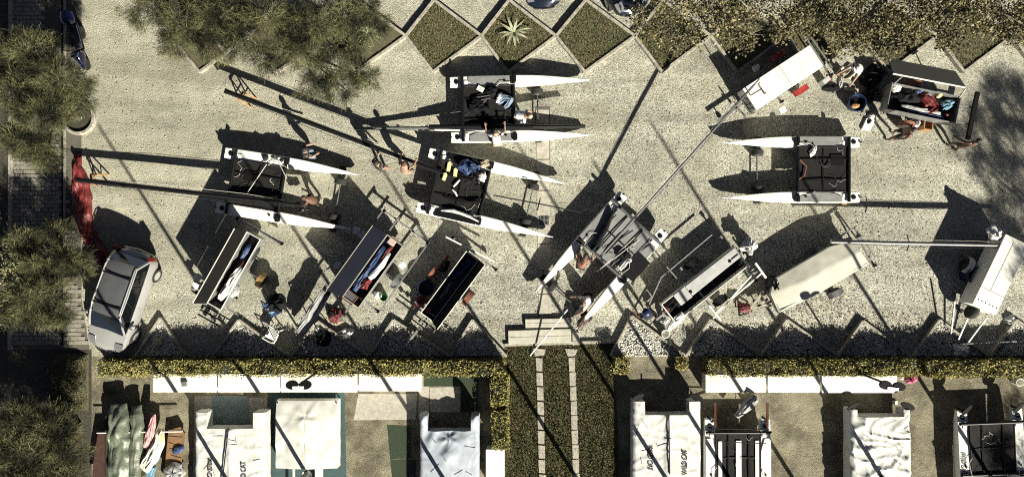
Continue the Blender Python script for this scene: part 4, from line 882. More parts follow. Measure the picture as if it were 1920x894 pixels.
MB().prism([(.44, -.2), (.62, -.12), (.62, .12), (.44, .2)], .86, .90).build('windscreen', G['chrome'], sc)
for s in (-1, 1):
    MB().tube([(.32, s*.3, 1.0), (.40, s*.40, 1.14)], .008, 5).build('mirror_arm', G['black'], sc); MB().ball((.41, s*.42, 1.15), (.03, .07, .05)).build('mirror', G['chrome'], sc)
    MB().tube([(-.7, s*.2, .78), (-.3, s*.225, .72), (.1, s*.2, .62)], .022, 6).build('side_trim', G['chrome'], sc)
MB().bar((-.1, -.12, .3), (-.18, -.30, .02), .025).build('kickstand', G['galv'], sc)

# ================================================================ PEOPLE
def ik(a, b, l1, l2, bend):
    d = b-a; L = min(d.length, (l1+l2)*.999); u = d.normalized(); x = (l1*l1-l2*l2+L*L)/(2*L); h = math.sqrt(max(0, l1*l1-x*x))
    bend = bend-u*bend.dot(u); bend = bend.normalized() if bend.length > 1e-4 else Vector((0, 0, 1)); return a+u*x+bend*h, a+u*L
def skin_obj(name, verts, edges, rad, m, parent, root=0, sub=1):
    me = bpy.data.meshes.new(name); me.from_pydata([tuple(v) for v in verts], edges, []); me.update()
    o = link(name, me, m, parent); md = o.modifiers.new('Skin', 'SKIN'); md.use_smooth_shade = True
    sv = me.skin_vertices[0].data
    for i, r in enumerate(rad): sv[i].radius = r if isinstance(r, tuple) else (r, r)
    sv[root].use_root = True
    s = o.modifiers.new('Subdivision', 'SUBSURF'); s.levels = sub; s.render_levels = sub
    return o
def person(label, head_px, facing, top=None, bottom='dark_cloth', skin='skin', hair='hair', lean=0.08, hip=.92, stance=.16, stride=0.0, hands=((.15, .28, -.5), (.15, -.28, -.5)), floor=0.0, long_leg=False, hat=None, head_down=.2, long_hair=False, sc_=1.0, hand_abs=None, skirt=None, scarf=None):
    """head_px: pixel of the head; facing: degrees, 0 = towards the right of the picture, 90 = up"""
    rz = R(facing); f = Vector((math.cos(rz), math.sin(rz), 0)); td = Vector((math.sin(lean), 0, math.cos(lean)))
    pel = Vector((-.25*math.sin(lean), 0, hip)); chest = pel+td*.30; neck = pel+td*.50; hd = (td+Vector((head_down, 0, .35))).normalized(); head = neck+hd*.17; htop = head+hd*.09
    w = P(*head_px, head.z+floor); off = Matrix.Rotation(rz, 3, 'Z') @ Vector((head.x, 0, 0))
    T = thing('person', label, 'person', (w.x-off.x, w.y-off.y, floor), rz, 'people working in the yard')
    V = [pel, chest, neck, head-hd*.06, head, htop]; E = [(0, 1), (1, 2), (2, 3), (3, 4), (4, 5)]; RA = [(.168, .128), (.185, .135), (.064, .064), (.07, .075), (.082, .10), (.062, .075)]
    sh, kn, hp, el, wr = {}, {}, {}, {}, {}
    for s in (1, -1):
        sh[s] = neck-td*.05+Vector((0, s*.19, 0)); hp[s] = pel+Vector((0, s*.095, -.04))
        foot = Vector((s*stride, s*stance, .09)); k, ft = ik(hp[s], foot, .43, .42, Vector((1, s*.15, 0))); kn[s] = k
        tgt = sh[s]+Vector(hands[0 if s > 0 else 1]); e, wq = ik(sh[s], tgt, .29, .26, Vector((-.8, s*.35, -.4))); el[s] = e; wr[s] = wq
        b = len(V); V += [sh[s], e, wq, hp[s], k, ft, ft+Vector((.14, 0, -.05))]; E += [(2, b), (b, b+1), (b+1, b+2), (0, b+3), (b+3, b+4), (b+4, b+5), (b+5, b+6)]
        RA += [.068, .052, .034, .098, .068, .048, .038]
    body = skin_obj('body', V, E, RA, G[skin], T)
    for s in (1, -1):   # hands: palm, four fingers, thumb
        d = (wr[s]-el[s]).normalized(); side = d.cross(Vector((0, 0, 1))); side = side.normalized() if side.length > .05 else Vector((0, 1, 0)); nn = side.cross(d)
        hm = MB(); c = wr[s]; hm.tube([c-d*.02, c+d*.04, c+d*.085], [.026, .038, .034], 8, 1.0)
        for k in range(4):
            o = side*(-.03+.02*k); l = (.055, .07, .075, .06)[k]; b0 = c+d*.075+o; hm.tube([b0, b0+d*l*.55+nn*.006, b0+d*l*.85+nn*.022], [.0095, .009, .006], 5)
        hm.tube([c+d*.03+side*.03*s, c+d*.055+side*.062*s, c+d*.085+side*.072*s], [.011, .010, .007], 5); hm.build('hand', G[skin], T, smooth=True)
    # face and hair
    fx = Vector((hd.z, 0, -hd.x)); 
    MB().tube([head+fx*.095+hd*.01, head+fx*.118-hd*.025], [.010, .016], 5).build('nose', G[skin], T, smooth=True)
    for s in (1, -1):
        MB().ball(head+fx*.088+Vector((0, s*.033, 0))+hd*.015, .012, 6, 5).build('eye', G['eye'], T); MB().ball(head+Vector((0, s*.085, 0)), (.02, .014, .03), 6, 5).build('ear', G[skin], T)
    MB().tube([head+fx*.085-hd*.055+Vector((0, -.024, 0)), head+fx*.093-hd*.055, head+fx*.085-hd*.055+Vector((0, .024, 0))], .006, 5).build('mouth', G['lip'], T)
    hc = head+hd*.03-fx*.015; q = hd.to_track_quat('Z', 'X').to_matrix(); hm = MB()
    hv = MB().ball((0, 0, 0), (.108, .108, .115), 14, 9); vs = []
    for v in hv.v:
        v = Vector(v); v = v*(1+.05*noise.noise(v*30)); 
        p = hc+fx*v.x+Vector((0, v.y, 0))+hd*v.z
        if v.x > .03 and v.z < .04: p = p-fx*.06
        vs.append(p)
    hm.add(vs, hv.f).build('hair', G[hair], T, smooth=True)
    if long_hair: MB().tube([hc-fx*.06, hc-fx*.12-hd*.12, neck-fx*.10-td*.12, neck-fx*.10-td*.25], [.08, .095, .09, .04], 8).build('long_hair', G[hair], T, smooth=True)
    if hat: MB().lathe((hc.x, hc.y, hc.z+.02), [(.19, 0), (.19, .012), (.115, .02), (.105, .10), (.06, .125)], 18).build('hat', G[hat], T, smooth=True)
    if top:
        V2 = [pel+td*.02, chest, neck-td*.02]; E2 = [(0, 1), (1, 2)]; R2 = [(.182, .145), (.200, .15), (.09, .09)]
        for s in (1, -1):
            b = len(V2); m_ = sh[s].lerp(el[s], .62); V2 += [sh[s], m_]; E2 += [(2, b), (b, b+1)]; R2 += [.078, .066]
        skin_obj('shirt', V2, E2, R2, G[top], T, 1)
    V3 = [pel+td*.06, pel]; E3 = [(0, 1)]; R3 = [(.176, .140), (.186, .146)]
    for s in (1, -1):
        b = len(V3)
        if long_leg: V3 += [hp[s], kn[s], kn[s]+(Vector((s*stride, s*stance, .10))-kn[s])*.9]; E3 += [(1, b), (b, b+1), (b+1, b+2)]; R3 += [.112, .082, .062]
        else: V3 += [hp[s], hp[s].lerp(kn[s], .75)]; E3 += [(1, b), (b, b+1)]; R3 += [.114, .098]
    skin_obj('skirt' if skirt else 'trousers' if long_leg else 'shorts', V3, E3, R3, G[bottom], T, 1)
    if skirt: MB().lathe((pel.x, 0, 0), [(.17, hip+.04), (.22, hip-.15), (.27, hip-.42), (.25, hip-.43)], 16).build('skirt_hem', G[skirt], T, smooth=True)
    return T
person('person in dark shirt and faded jeans beside the left catamaran', (571, 281), 20, top='dark_cloth', bottom='jeans', long_leg=True, lean=.25, hands=((.35, .05, -.35), (.32, -.02, -.30)))
person('shirtless person leaning over the mast foot of the left catamaran', (570, 371), 160, skin='skin_tan', bottom='dark_cloth', lean=.55, hands=((.40, .10, -.30), (.40, -.10, -.32)), hair='hair_brown')
person('person in dark vest standing below the slanting black mast', (706, 305), 60, top='dark_cloth', lean=.12, bottom='khaki', hands=((.35, .05, -.30), (.12, -.2, -.5)))
person('shirtless person with back turned beside the slanting black mast', (758, 307), 70, skin='skin', lean=.42, bottom='khaki', hands=((.42, .12, -.28), (.42, -.12, -.28)), hair='hair_brown')
person('person in white shirt bending over the upper catamaran', (993, 218), -15, top='white_shirt', bottom='grey_shirt', lean=1.05, hip=.80, hands=((.25, .10, -.45), (.25, -.25, -.42)), hair='khaki', head_down=.4, long_leg=True)
person('person in grey shirt reaching across the lower hull of the upper catamaran', (929, 246), 95, top='grey_shirt', bottom='khaki', lean=.75, hip=.88, hands=((.42, .20, -.10), (.42, -.2, -.15)))
person('person with long brown hair crouching at the grey trampoline catamaran', (1098, 480), 70, top='brown_red', skin='skin', bottom='dark_cloth', hair='hair_brown', lean=.9, hip=.62, stance=.2, hands=((.40, .10, -.20), (.4, -.1, -.2)), long_hair=True)
person('person in white top and black skirt between the bows of the grey trampoline catamaran', (1089, 571), 200, top='white_shirt', bottom='dark_cloth', lean=.7, hip=.86, hair='hair', hands=((.35, .20, -.32), (.30, -.15, -.42)), skirt='black_cloth')
person('person in blue cap and black clothes beside the long trailer front locker', (1212, 586), 130, top='dark_cloth', bottom='dark_cloth', long_leg=True, hat='blue_plastic', lean=.5, hands=((.38, .12, -.28), (.38, -.12, -.30)))
person('shirtless person in dark shorts below the open red gear trailer', (1712, 243), 175, skin='skin_tan', bottom='dark_cloth', lean=.12, stride=.10, hands=((.25, .10, -.42), (.20, -.24, -.45)))
person('shirtless person in brown shorts walking at the far right', (1834, 264), 100, skin='skin_tan', bottom='maroon', lean=.12, stride=.14, hands=((.35, .22, -.36), (.05, -.26, -.52)))
person('person in white hat, grey jacket and dark trousers sorting gear under the leafy tree', (1608, 130), 230, top='grey_shirt', bottom='dark_cloth', long_leg=True, hat='white_plastic', lean=.45, hands=((.40, .14, -.35), (.40, -.14, -.38)))

# ================================================================ LOWER YARD
def locker(label, x0, y0, x1, y1, h=.62, m='white_paint', stain=False):
    A, B = P(x0, y1, h), P(x1, y0, h); W, D = B.x-A.x, B.y-A.y; T = thing('locker', label, 'locker', ((A.x+B.x)/2, (A.y+B.y)/2, 0), 0, 'white deck lockers')
    MB().box((0, 0, h/2-.02), (W-.05, D-.05, h-.04)).build('body', G[m], T, bevel=.012)
    MB().box((0, 0, h-.018), (W, D, .036)).build('lid', G['stain_white' if stain else m], T, bevel=.010)
    for s in (-1, 1): MB().box((s*W*.3, D/2-.005, h-.06), (.10, .03, .08)).build('hinge', G['galv'], T)
    return T
locker('leftmost white locker under the left hedge with a small dark box on it', 287, 700, 406, 735)
locker('white locker second from left under the left hedge', 408.5, 700, 525, 735)
locker('stained white locker under the left lamp post', 526.5, 700, 670, 735, stain=True)
locker('rightmost white locker of the left row beside the turf mats', 672.5, 699, 789, 733)
locker('stained white locker at the left of the right row', 1323, 702, 1436, 735, stain=True)
locker('white locker in the middle of the right row', 1440, 703, 1537, 735)
locker('white locker under the right lamp post', 1541, 704, 1682, 736)
locker('rusty white locker at the lower edge beside the lawn strip', 911, 842, 946, 912, stain=True)
tag(MB().box(P(346, 719, .68)-Vector((0, 0, 0)), (.22, .20, .10)).build('small_box', G['galv'], None, bevel=.015), 'small grey box standing on the leftmost white locker', 'box')
def lamp(label, px, py, a0, h=3.0):
    t = P(px, py, h); T = thing('lamp_post', label, 'street lamp', (t.x, t.y, 0), a0, 'twin-headed lamp posts')
    MB().tube([(0, 0, 0), (0, 0, 1.2), (0, 0, h-.04)], [.05, .045, .04], 10).build('pole', G['black'], T, smooth=True)
    MB().cyl((0, 0, .04), .11, .08).build('base', G['black'], T)
    MB().box((0, -.09, h+.06), (.42, .10, .03)).build('arm', G['white_paint'], T)
    for s in (-1, 1):
        n = 14; pts = [(s*.25+.17*math.cos(a)*1.35, .17*math.sin(a)) for a in [2*math.pi*k/n for k in range(n)]]
        hd = MB().prism(pts, h-.06, h+.05).build('lamp_head', G['black'], T, bevel=.015); MB().box((s*.30, 0, h-.075), (.22, .18, .02)).build('lens', G['white_plastic'], hd)
    return T
lamp('twin black lamp post above the left white lockers', 560, 721, .0)
lamp('twin black lamp post above the right white lockers', 1673, 723, -.12)

def text_mesh(T, txt, x, y, rot, size, hf, m='stripe', name='lettering', sx=.74, lift=.026):
    cu = bpy.data.curves.new('t', 'FONT'); cu.body = txt; cu.size = size; cu.align_x = 'CENTER'; cu.align_y = 'CENTER'; cu.offset = size*.03
    ob = bpy.data.objects.new('t', cu); COL.objects.link(ob); dg = bpy.context.evaluated_depsgraph_get(); me = bpy.data.meshes.new_from_object(ob.evaluated_get(dg))
    bpy.data.objects.remove(ob); bpy.data.curves.remove(cu)
    bm = bmesh.new(); bm.from_mesh(me); bmesh.ops.triangulate(bm, faces=bm.faces[:])
    for _ in range(4):
        le = [e for e in bm.edges if e.calc_length() > .028]
        if not le: break
        bmesh.ops.subdivide_edges(bm, edges=le, cuts=1); bmesh.ops.triangulate(bm, faces=bm.faces[:])
    c, s = math.cos(rot), math.sin(rot)
    for v in bm.verts:
        a, b = v.co.x*sx, v.co.y; X, Y = x+c*a-s*b, y+s*a+c*b; v.co = (X, Y, hf(X, Y)+lift)
    bm.to_mesh(me); bm.free(); me.name = name; me.materials.clear(); return link(name, me, G[m], T)
def upright(T, x, y, z0=.75, L=9.2):
    MB().tube([(x, y, z0), (x, y, z0+L*.6), (x, y, z0+L)], [.085, .08, .05], 8).build('mast', G['mast_black'], T, smooth=True)
def rudder(T, x, y, z, a, m='dark_lid', L=.62, tilt=.5):
    pts = []; n = 16; M = Matrix.Rotation(a, 3, 'Z') @ Matrix.Rotation(tilt, 3, 'X')
    rings = [[Vector((x, y, z))+M @ Vector((L/2*math.cos(t)*k, .16*math.sin(t)*k, q)) for t in [2*math.pi*i/n for i in range(n)]] for k, q in ((.9, -.018), (1, 0), (.9, .018))]
    MB().loft(rings).build('rudder', G[m], T)
def covered(label, x0, x1, ys, notch, hf_frac, m, h=.80, wr=.02, seed=1, crown=.05, ridge=.05, Ln=5.4, mast_y=None, name='covered_catamaran', skirt=.30, folds=None, rud=True, fold_dir=.35):
    A, B = P(x0, ys, h), P(x1, ys, h); W = B.x-A.x; T = thing(name, label, 'catamaran', ((A.x+B.x)/2, A.y, 0), 0, 'covered catamarans in the lower yard')
    def edge_w(u): return .25+.75*min(1, abs(2*u-1)*1.6)
    nd = notch/PPM*(CAM_H-h)/CAM_H
    def hz(x, y):
        u = x/W+.5; e = max(abs(2*u-1)-.9, 0)/.1; z = h+crown*(1-(2*u-1)**2)+ridge*math.exp(-(x/.10)**2)*(1 if y < -nd else 0)-.07*e*e
        def rid(X, Y, k): return max(0, 1-2.6*abs(noise.noise(Vector((X, Y, seed+k)))))**2
        w1, w2 = noise.noise(Vector((x*.8, y*.8, seed+20)))*1.3, noise.noise(Vector((x*.7, y*.6, seed+30)))*1.6
        z += wr*(.6*noise.noise(Vector((x*1.4+seed*7, y*.9, seed)))+.6*rid(x*.6+w1, y*1.7+x*fold_dir+w2, 1)+.45*rid(x*2.6+y*.8+w2, y*.6+w1, 2)*edge_w(u)+.3*rid(x*1.8-y*1.5+w1, y*.9+x*.8, 3))
        if folds: z += folds(x, y)
        return z
    cov = MB().field(52, 100, lambda u, v: Vector(((u-.5)*W*(1+.012*noise.noise((v*8, u*2, seed))), -v*Ln, hz((u-.5)*W, -v*Ln))),
               keep=lambda u, v: not (v*Ln < nd and hf_frac < u < 1-hf_frac), skirt=lambda q: Vector((q.x*1.01+.01*noise.noise(q*5), q.y+.01*noise.noise(q*4), skirt+.03*noise.noise(q*3)))).build('cover', G[m], T, smooth=True)
    for s in (-1, 1):
        MB().loft([[Vector((s*(W/2-W*hf_frac*.5)+a*W*hf_frac*.42, y, z)) for a, z in ((-1, .55), (-.7, .2), (0, .1), (.7, .2), (1, .55))] for y in (-.02, -1.5, -3.8, -5.2)]).build('hull', G['white_hull'], T)
        if rud: rudder(T, s*(W/2-W*hf_frac*.4), .16, h+.02, s*-.5)
    for k in range(7):   # tie lines and clips on the cover
        x = random.uniform(-.45, .45)*W; y = -random.uniform(nd+.2, 2.6); a = random.uniform(0, 6.28); l = random.uniform(.15, .5); q = [(x+math.cos(a)*l*i/4, y+math.sin(a)*l*i/4) for i in range(5)]
        MB().tube([(max(-W/2+.05, min(W/2-.05, X)), Y, hz(X, Y)+.008) for X, Y in q], .009, 4).build('tie_line', G['rope_dark'], cov)
    if mast_y: upright(T, 0, -mast_y)
    T['w'] = W; del T['w']
    return T, cov, hz, W
random.seed(21)
kA, covA, hA, WA = covered('white covered catamaran with black lettering, right of the green tarp', 366, 498, 773, 30, .165, 'white_cloth', mast_y=2.9, seed=2, rud=False, wr=.042)
text_mesh(covA, 'WILD CAT', (394-432)/46.0, -(881-773)/46.0, -math.pi/2, .29, hA); text_mesh(covA, 'WILD CAT', (458-432)/46.0, -(888-773)/46.0, math.pi/2, .29, hA)
MB().tube([(0, -.55, .98), (-.12, -1.6, .98), (-.25, -2.8, .98)], .025, 6).build('ridge_pole', G['black'], kA)
kC, covC, hC, WC = covered('bluish covered catamaran with twisted corner peaks, left of the lawn strip', 787, 898, 778, 30, .14, 'blue_cloth', mast_y=2.9, seed=3, crown=.10, ridge=0, rud=False,
    folds=lambda x, y: .018*math.sin(6*math.atan2(x, y+.9)+1.3)*math.exp(-((x*x+(y+.9)**2)/.8))+.12*math.exp(-((x-.02)**2+(y+1.6)**2)/.10)+.20*math.exp(-((abs(x)-1.05)**2)/.02-((y+.12)**2)/.05)-.16*math.exp(-((y+.66)**2)/.05)*max(0, 1-abs(x)/.9)+.05*math.sin(abs(x)*9+y*5)*math.exp(-((abs(x)-.75)**2)/.10-((y+.75)**2)/.25))
kD, covD, hD, WD = covered('white covered catamaran with black lettering and raised rudders, right of the lawn strip', 1187, 1314, 752, 26, .165, 'white_cloth', mast_y=3.2, seed=4, wr=.042)
text_mesh(covD, 'WILD CAT', (1218-1250.5)/46.0, -(857-752)/46.0, -math.pi/2, .29, hD); text_mesh(covD, 'WILD CAT', (1283-1250.5)/46.0, -(865-752)/46.0, math.pi/2, .29, hD)
MB().tube([(.03, -.5, .99), (.05, -1.6, .97), (.07, -2.9, .97)], .03, 6).build('ridge_pole', G['black'], kD)
kF, covF, hF, WF = covered('heavily wrinkled white covered catamaran below the right lamp post', 1594, 1707, 768, 12, .12, 'white_cloth', mast_y=2.7, seed=6, wr=.11, ridge=0, crown=.08)
# tent
tA, tB = P(516, 752, .75), P(632, 752, .75); WT = tB.x-tA.x; tn = thing('cover_tent', 'white pitched cover tent with rust stains over a boat on a teal sheet', 'tent', ((tA.x+tB.x)/2, tA.y, 0), 0)
DT = (878-752)/PPM*(25.25/26)
def tent_h(u, v):
    x = (u-.5)*WT; y = -v*DT; z = .70+.13*(1-abs(2*u-1))*min(1, v/.28)-.10*max(0, 1-v/.22)*abs(2*u-1)
    z += .022*math.cos(4*math.atan2(x, y+.62)+math.pi)*math.exp(-(x*x+(y+.62)**2)/.5)
    return Vector((x+.012*noise.noise((v*7, u, 3)), y, z+.015*noise.noise((x*3, y*2, 8))+.05*abs(noise.noise((x*1.5+y, y*1.2, 5)))-.04*abs(noise.noise((x*2.2-y*1.1, y*.8, 15)))))
cvr = MB().field(44, 50, tent_h, skirt=lambda q: Vector((q.x*1.015, q.y+(.015 if q.y > -.1 else -.015), .32))).build('canopy', G['tent_cloth'], tn, smooth=True)
MB().bar((0, -.75, .84), (0, -DT+.05, .84), .022, .012).build('ridge_seam', G['white_cloth'], cvr)
for s in (-1, 1):
    for y in (-.1, -DT+.1): MB().bar((s*(WT/2-.06), y, 0), (s*(WT/2-.06), y, .66), .04).build('post', G['galv'], tn)
upright(tn, .02, -DT-.15, .3, 9.5)
dish = MB().lathe((.05, -DT-.25, .75), [(.02, 0), (.16, .01), (.20, .05), (.20, .07), (.15, .03), (.02, .02)], 18).build('bowl', G['galv'], tn, smooth=True)
for s in (-1, 1): MB().prism([(s*.42-.12, -DT-.02), (s*.62, -DT-.02), (s*.62, -DT-1.6), (s*.42-.12, -DT-1.6)][::s], .5, .56).build('hull_cover', G['tent_cloth'], tn)
# uncovered ones
cE, _ = catamaran('parked catamaran with white decks and two dark trampoline panels, lower right', (1383, 786), (1384, 1040), pad='white_paint', axle_x=1.3, wheel_label='trolley under the parked white-decked catamaran', seed=11, group='parked catamarans in the lower yard', ropes=5)
for y in (0, .42, -.42): MB().box((-.95, y*1.8, .735), (2.0, .15 if y else .22, .02)).build('deck_strip', G['white_paint'], cE)
MB().tube([lp(cE, *q) for q in ((1339, 803, 1.0), (1437, 805, 1.0), (1436, 831, .95), (1340, 827, .95), (1339, 803, 1.0))], .02, 6).build('frame_tube', G['black'], cE)
for x in (1341, 1439): MB().bar(lp(cE, x, 755, .3), lp(cE, x, 800, .75), .09, .04).build('support_plank', G['brown_red'], cE)
upright(cE, .2, 0)
cG, _ = catamaran('parked catamaran with lettering on its hull and raised oval rudders, lower right corner', (1856, 768), (1866, 1022), pad=None, axle_x=1.3, wheel_label='trolley under the lettered catamaran in the lower right corner', seed=12, group='parked catamarans in the lower yard', ropes=7)
text_mesh(cG, 'WILD CAT', -L_ if False else (-2.75+.10+(860-768)/46.0), -1.135-.06, 0, .25, lambda x, y: .69, sx=.75, lift=.014)
rudder(cG, -2.85, -1.0, .72, 2.3); rudder(cG, -2.85, 1.10, .72, 2.3); upright(cG, .2, 0)
for px, lab in ((1100, 'mast standing below the lower edge whose shadow crosses the lawn'), (1505, 'mast standing below the lower edge whose shadow crosses the right dirt yard')):
    T = thing('standing_mast', lab, 'mast', P(px, 925)); upright(T, 0, 0, .1, 9.5); MB().box((0, 0, .05), (.4, .4, .1)).build('base', G['galv'], T)

# ================================================================ CLOTH, BAGS AND GEAR
def heap(name, label, cat, px, py, h, rx, ry, hz, m, rot=0.0, seed=1, lumps=.5, group=None, n=16):
    b = P(px, py, h); rings = []; k = 20
    for i in range(n//2+1):
        t = i/(n//2); rr = math.cos(t*math.pi/2)**.7 if t < 1 else .02; ring = []
        for j in range(k):
            a = 2*math.pi*j/k; q = Vector((math.cos(a), math.sin(a), t*1.3+seed*3.1)); f = 1+lumps*.5*noise.noise(q*1.7)+lumps*.25*noise.noise(q*4)
            ring.append(Vector((rx*rr*f*math.cos(a), ry*rr*f*math.sin(a), hz*math.sin(t*math.pi/2)*(1+lumps*.6*noise.noise(q*2.2)))))
        rings.append(ring)
    o = MB().loft(rings).build(name, G[m], None, smooth=True); o.location = b; o.rotation_euler.z = rot; return tag(o, label, cat, group)
def ribbon(name, label, cat, path, m, height=.12, seed=1, fold=.5, group=None, parent=None, nv=16, nu=40, freq=6.0):
    """path: (px, py, h, half width m)"""
    pts = [P(a, b, c) for a, b, c, _ in path]; hw = [q[3] for q in path]; o0 = pts[0].copy() if not parent else Vector()
    cum = [0]
    for a, b in zip(pts, pts[1:]): cum.append(cum[-1]+(b-a).length)
    def at(s):
        for i in range(len(pts)-1):
            if s <= cum[i+1] or i == len(pts)-2:
                t = (s-cum[i])/max(1e-6, cum[i+1]-cum[i]); t = min(1, max(0, t)); return pts[i].lerp(pts[i+1], t), hw[i]+(hw[i+1]-hw[i])*t
    def f(u, v):
        s = u*cum[-1]; c, w = at(s); c2, _ = at(min(cum[-1], s+.05)); c1, _ = at(max(0, s-.05)); d = (c2-c1).normalized(); n_ = Vector((-d.y, d.x, 0)).normalized(); y = 2*v-1
        w2 = w*(1+.18*noise.noise((s*3, seed, y)))
        z = height*(max(0, 1-y*y)**.5)*(1+fold*noise.noise((s*2.2, y*freq*.5, seed*2.3))+fold*.7*abs(noise.noise((s*1.2+y, y*freq, seed+4))))*min(1, 8*u+.15, 8*(1-u)+.15)
        return c+n_*y*w2+Vector((0, 0, z))-o0
    o = MB().field(nu, nv, f, skirt=lambda q: Vector((q.x, q.y, q.z-.02))).build(name, G[m], parent, smooth=True)
    if not parent: o.location = o0; tag(o, label, cat, group)
    return o
# left: red sail on the ground
ribbon('red_sail', 'crumpled red sail lying on the footway edge under the black mast tip', 'sail', [(147, 288, .02, .14), (146, 312, .02, .16), (152, 340, .02, .36), (154, 375, .02, .42), (156, 405, .02, .38), (162, 432, .02, .28), (176, 455, .02, .32), (192, 480, .02, .30), (200, 500, .02, .18)], 'red', .15, 3, 1.1, nu=130, nv=28, freq=4.0)
# green tarp boat
gt = thing('tarp_covered_boat', 'boat under a creased green tarp in the lower left yard', 'boat', P(236, 830))
ribbon('tarp', '', '', [(222, 757, .55, .35), (224, 800, .62, .44), (225, 850, .60, .46), (226, 905, .60, .48)], 'green_tarp', .22, 5, .8, parent=gt, nu=90, nv=26, freq=2.2).location = -P(236, 830)
ribbon('tarp', '', '', [(256, 760, .50, .22), (258, 800, .58, .27), (255, 850, .55, .26), (252, 905, .55, .25)], 'green_tarp', .20, 6, .5, parent=gt, nu=80, freq=2.0).location = -P(236, 830)
for x, w in ((222, .8), (256, .45)): MB().box(P(x, 835, .3)-P(236, 830), (w*.9, 2.6, .55)).build('hull', G['hedge_core'], gt)
MB().tube([P(182, 811, .66)-P(236, 830), P(342, 808, .66)-P(236, 830)], .03, 8).build('cross_tube', G['white_paint'], gt)
md = MB().prism([(P(x, y, .5)-P(200, 850, .5)).xy for x, y in ((183, 812), (203, 811), (198, 905), (172, 905), (173, 875))], .42, .48).build('maroon_board', G['maroon']); md.location = P(200, 850, .5)*Vector((1, 1, 0)) if False else Vector((P(200, 850, .5).x, P(200, 850, .5).y, 0)); tag(md, 'flat maroon board at the lower left beside the green tarp', 'board')
for q in ((186, 870), (190, 890)): MB().box((P(q[0], q[1], .3)-P(200, 850, .5)), (.4, .1, .5)).build('leg', G['black'], md)
ribbon('pink_sail', 'faded pink sail end hanging on the cross tube', 'sail', [(290, 776, .72, .04), (286, 795, .72, .14), (280, 820, .62, .20), (274, 842, .5, .12)], 'pink', .10, 3, .8)
bpy.data.objects['pink_sail'].data.materials[0] = mat('faded_pink', (.55, .33, .32), .75, col2=(.36, .16, .17), scale=4)
G['sail_yellow'] = mat('yellow_white_sail', (.62, .52, .27), .7, col2=(.70, .69, .64), scale=1.6)
ribbon('yellow_sail', 'folded yellow and white sail beside the green tarp', 'sail', [(302, 803, .6, .12), (298, 830, .6, .24), (284, 858, .55, .28), (268, 880, .5, .22)], 'sail_yellow', .16, 8, 1.0, freq=9, nv=26)
ribbon('blue_white_cloth', 'pale blue cloth below the folded yellow sail', 'cloth', [(276, 880, .4, .10), (282, 890, .4, .16), (290, 872, .4, .1)], 'cyan', .08, 4)
bd = MB().prism([(P(x, y, .3)-P(330, 850, .3)).xy for x, y in ((316, 806), (338, 800), (346, 812), (334, 905), (306, 905))], .22, .30).build('orange_board', G['orange_board']); bd.location = Vector((P(330, 850, .3).x, P(330, 850, .3).y, 0)); tag(bd, 'worn orange board laced with rope, left of the lettered cover', 'board')
for k in range(8): MB().tube([(-.35+.03*k, 1.0-.26*k, .31), (.30-.02*k, .90-.27*k+random.uniform(-.1, .1), .31)], .008, 4).build('lacing', G['rope_dark'], bd)
heap('blue_rope_bundle', 'dark blue bundle on the orange board', 'bundle', 335, 842, .31, .26, .16, .10, 'blue', .5, 3)
heap('grey_tarp', 'crumpled grey tarp over the foot of the orange board', 'tarp', 328, 884, .28, .42, .40, .22, 'grey_cloth', .2, 9, .9)
ribbon('silver_sail_cover', 'silver folded sail cover leaning behind the white-decked catamaran', 'cover', [(1418, 742, .75, .16), (1402, 760, .65, .22), (1380, 781, .5, .10)], 'grey_cloth', .14, 2, .9)
# contents of the trailers
ribbon('white_sail', 'crumpled white sail inside the dark lidded trailer', 'sail', [(455, 500, .82, .10), (440, 520, .85, .20), (425, 545, .85, .20), (412, 562, .82, .12)], 'white_cloth', .16, 3, .9)
heap('dark_bag', 'dark bag at the upper end of the dark lidded trailer', 'bag', 472, 474, .60, .26, .5, .22, 'dark_cloth', -.5, 2); heap('red_bag', 'dark red bag in the dark lidded trailer', 'bag', 461, 494, .65, .16, .26, .22, 'dark_red', -.5, 4)
heap('blue_bag', 'navy bag in the dark lidded trailer above the red one', 'bag', 463, 472, .72, .14, .34, .16, 'blue', -.55, 5); heap('grey_bag', 'grey bag beside the white sail in the dark lidded trailer', 'bag', 440, 545, .62, .2, .3, .2, 'grey_cloth', -.5, 6)
ribbon('blue_sail', 'rolled blue sail along the left wall of the navy lidded trailer', 'sail', [(722, 463, .72, .12), (700, 494, .74, .14), (676, 528, .72, .13), (664, 545, .7, .1)], 'blue', .12, 3, .5)
ribbon('red_strap_sail', 'rolled red sail beside the blue roll', 'sail', [(735, 462, .72, .07), (722, 478, .76, .09), (712, 492, .76, .05)], 'red', .10, 4, .4)
ribbon('white_sail_bag', 'long grey-white sail bag in the navy lidded trailer', 'sail bag', [(731, 474, .74, .06), (716, 496, .76, .15), (698, 516, .76, .16), (690, 524, .74, .08)], 'grey_shirt', .13, 5, .4)
heap('red_bag', 'red kit bag in the navy lidded trailer', 'bag', 686, 531, .70, .20, .26, .20, 'red', -.6, 7, .9)
bk = thing('basket', 'grey slatted basket at the lower end of the navy lidded trailer', 'basket', P(660, 556, .5), -.68)
for s in (-1, 1): MB().box((s*.25, 0, .2), (.02, .42, .28)).build('side', G['brown_red'], bk)
for s in (-1, 1): MB().box((0, s*.21, .2), (.48, .02, .28)).build('side', G['brown_red'], bk)
for k in range(6): MB().box((-.18+.072*k, 0, .30), (.04, .40, .02)).build('slat', G['galv'], bk)
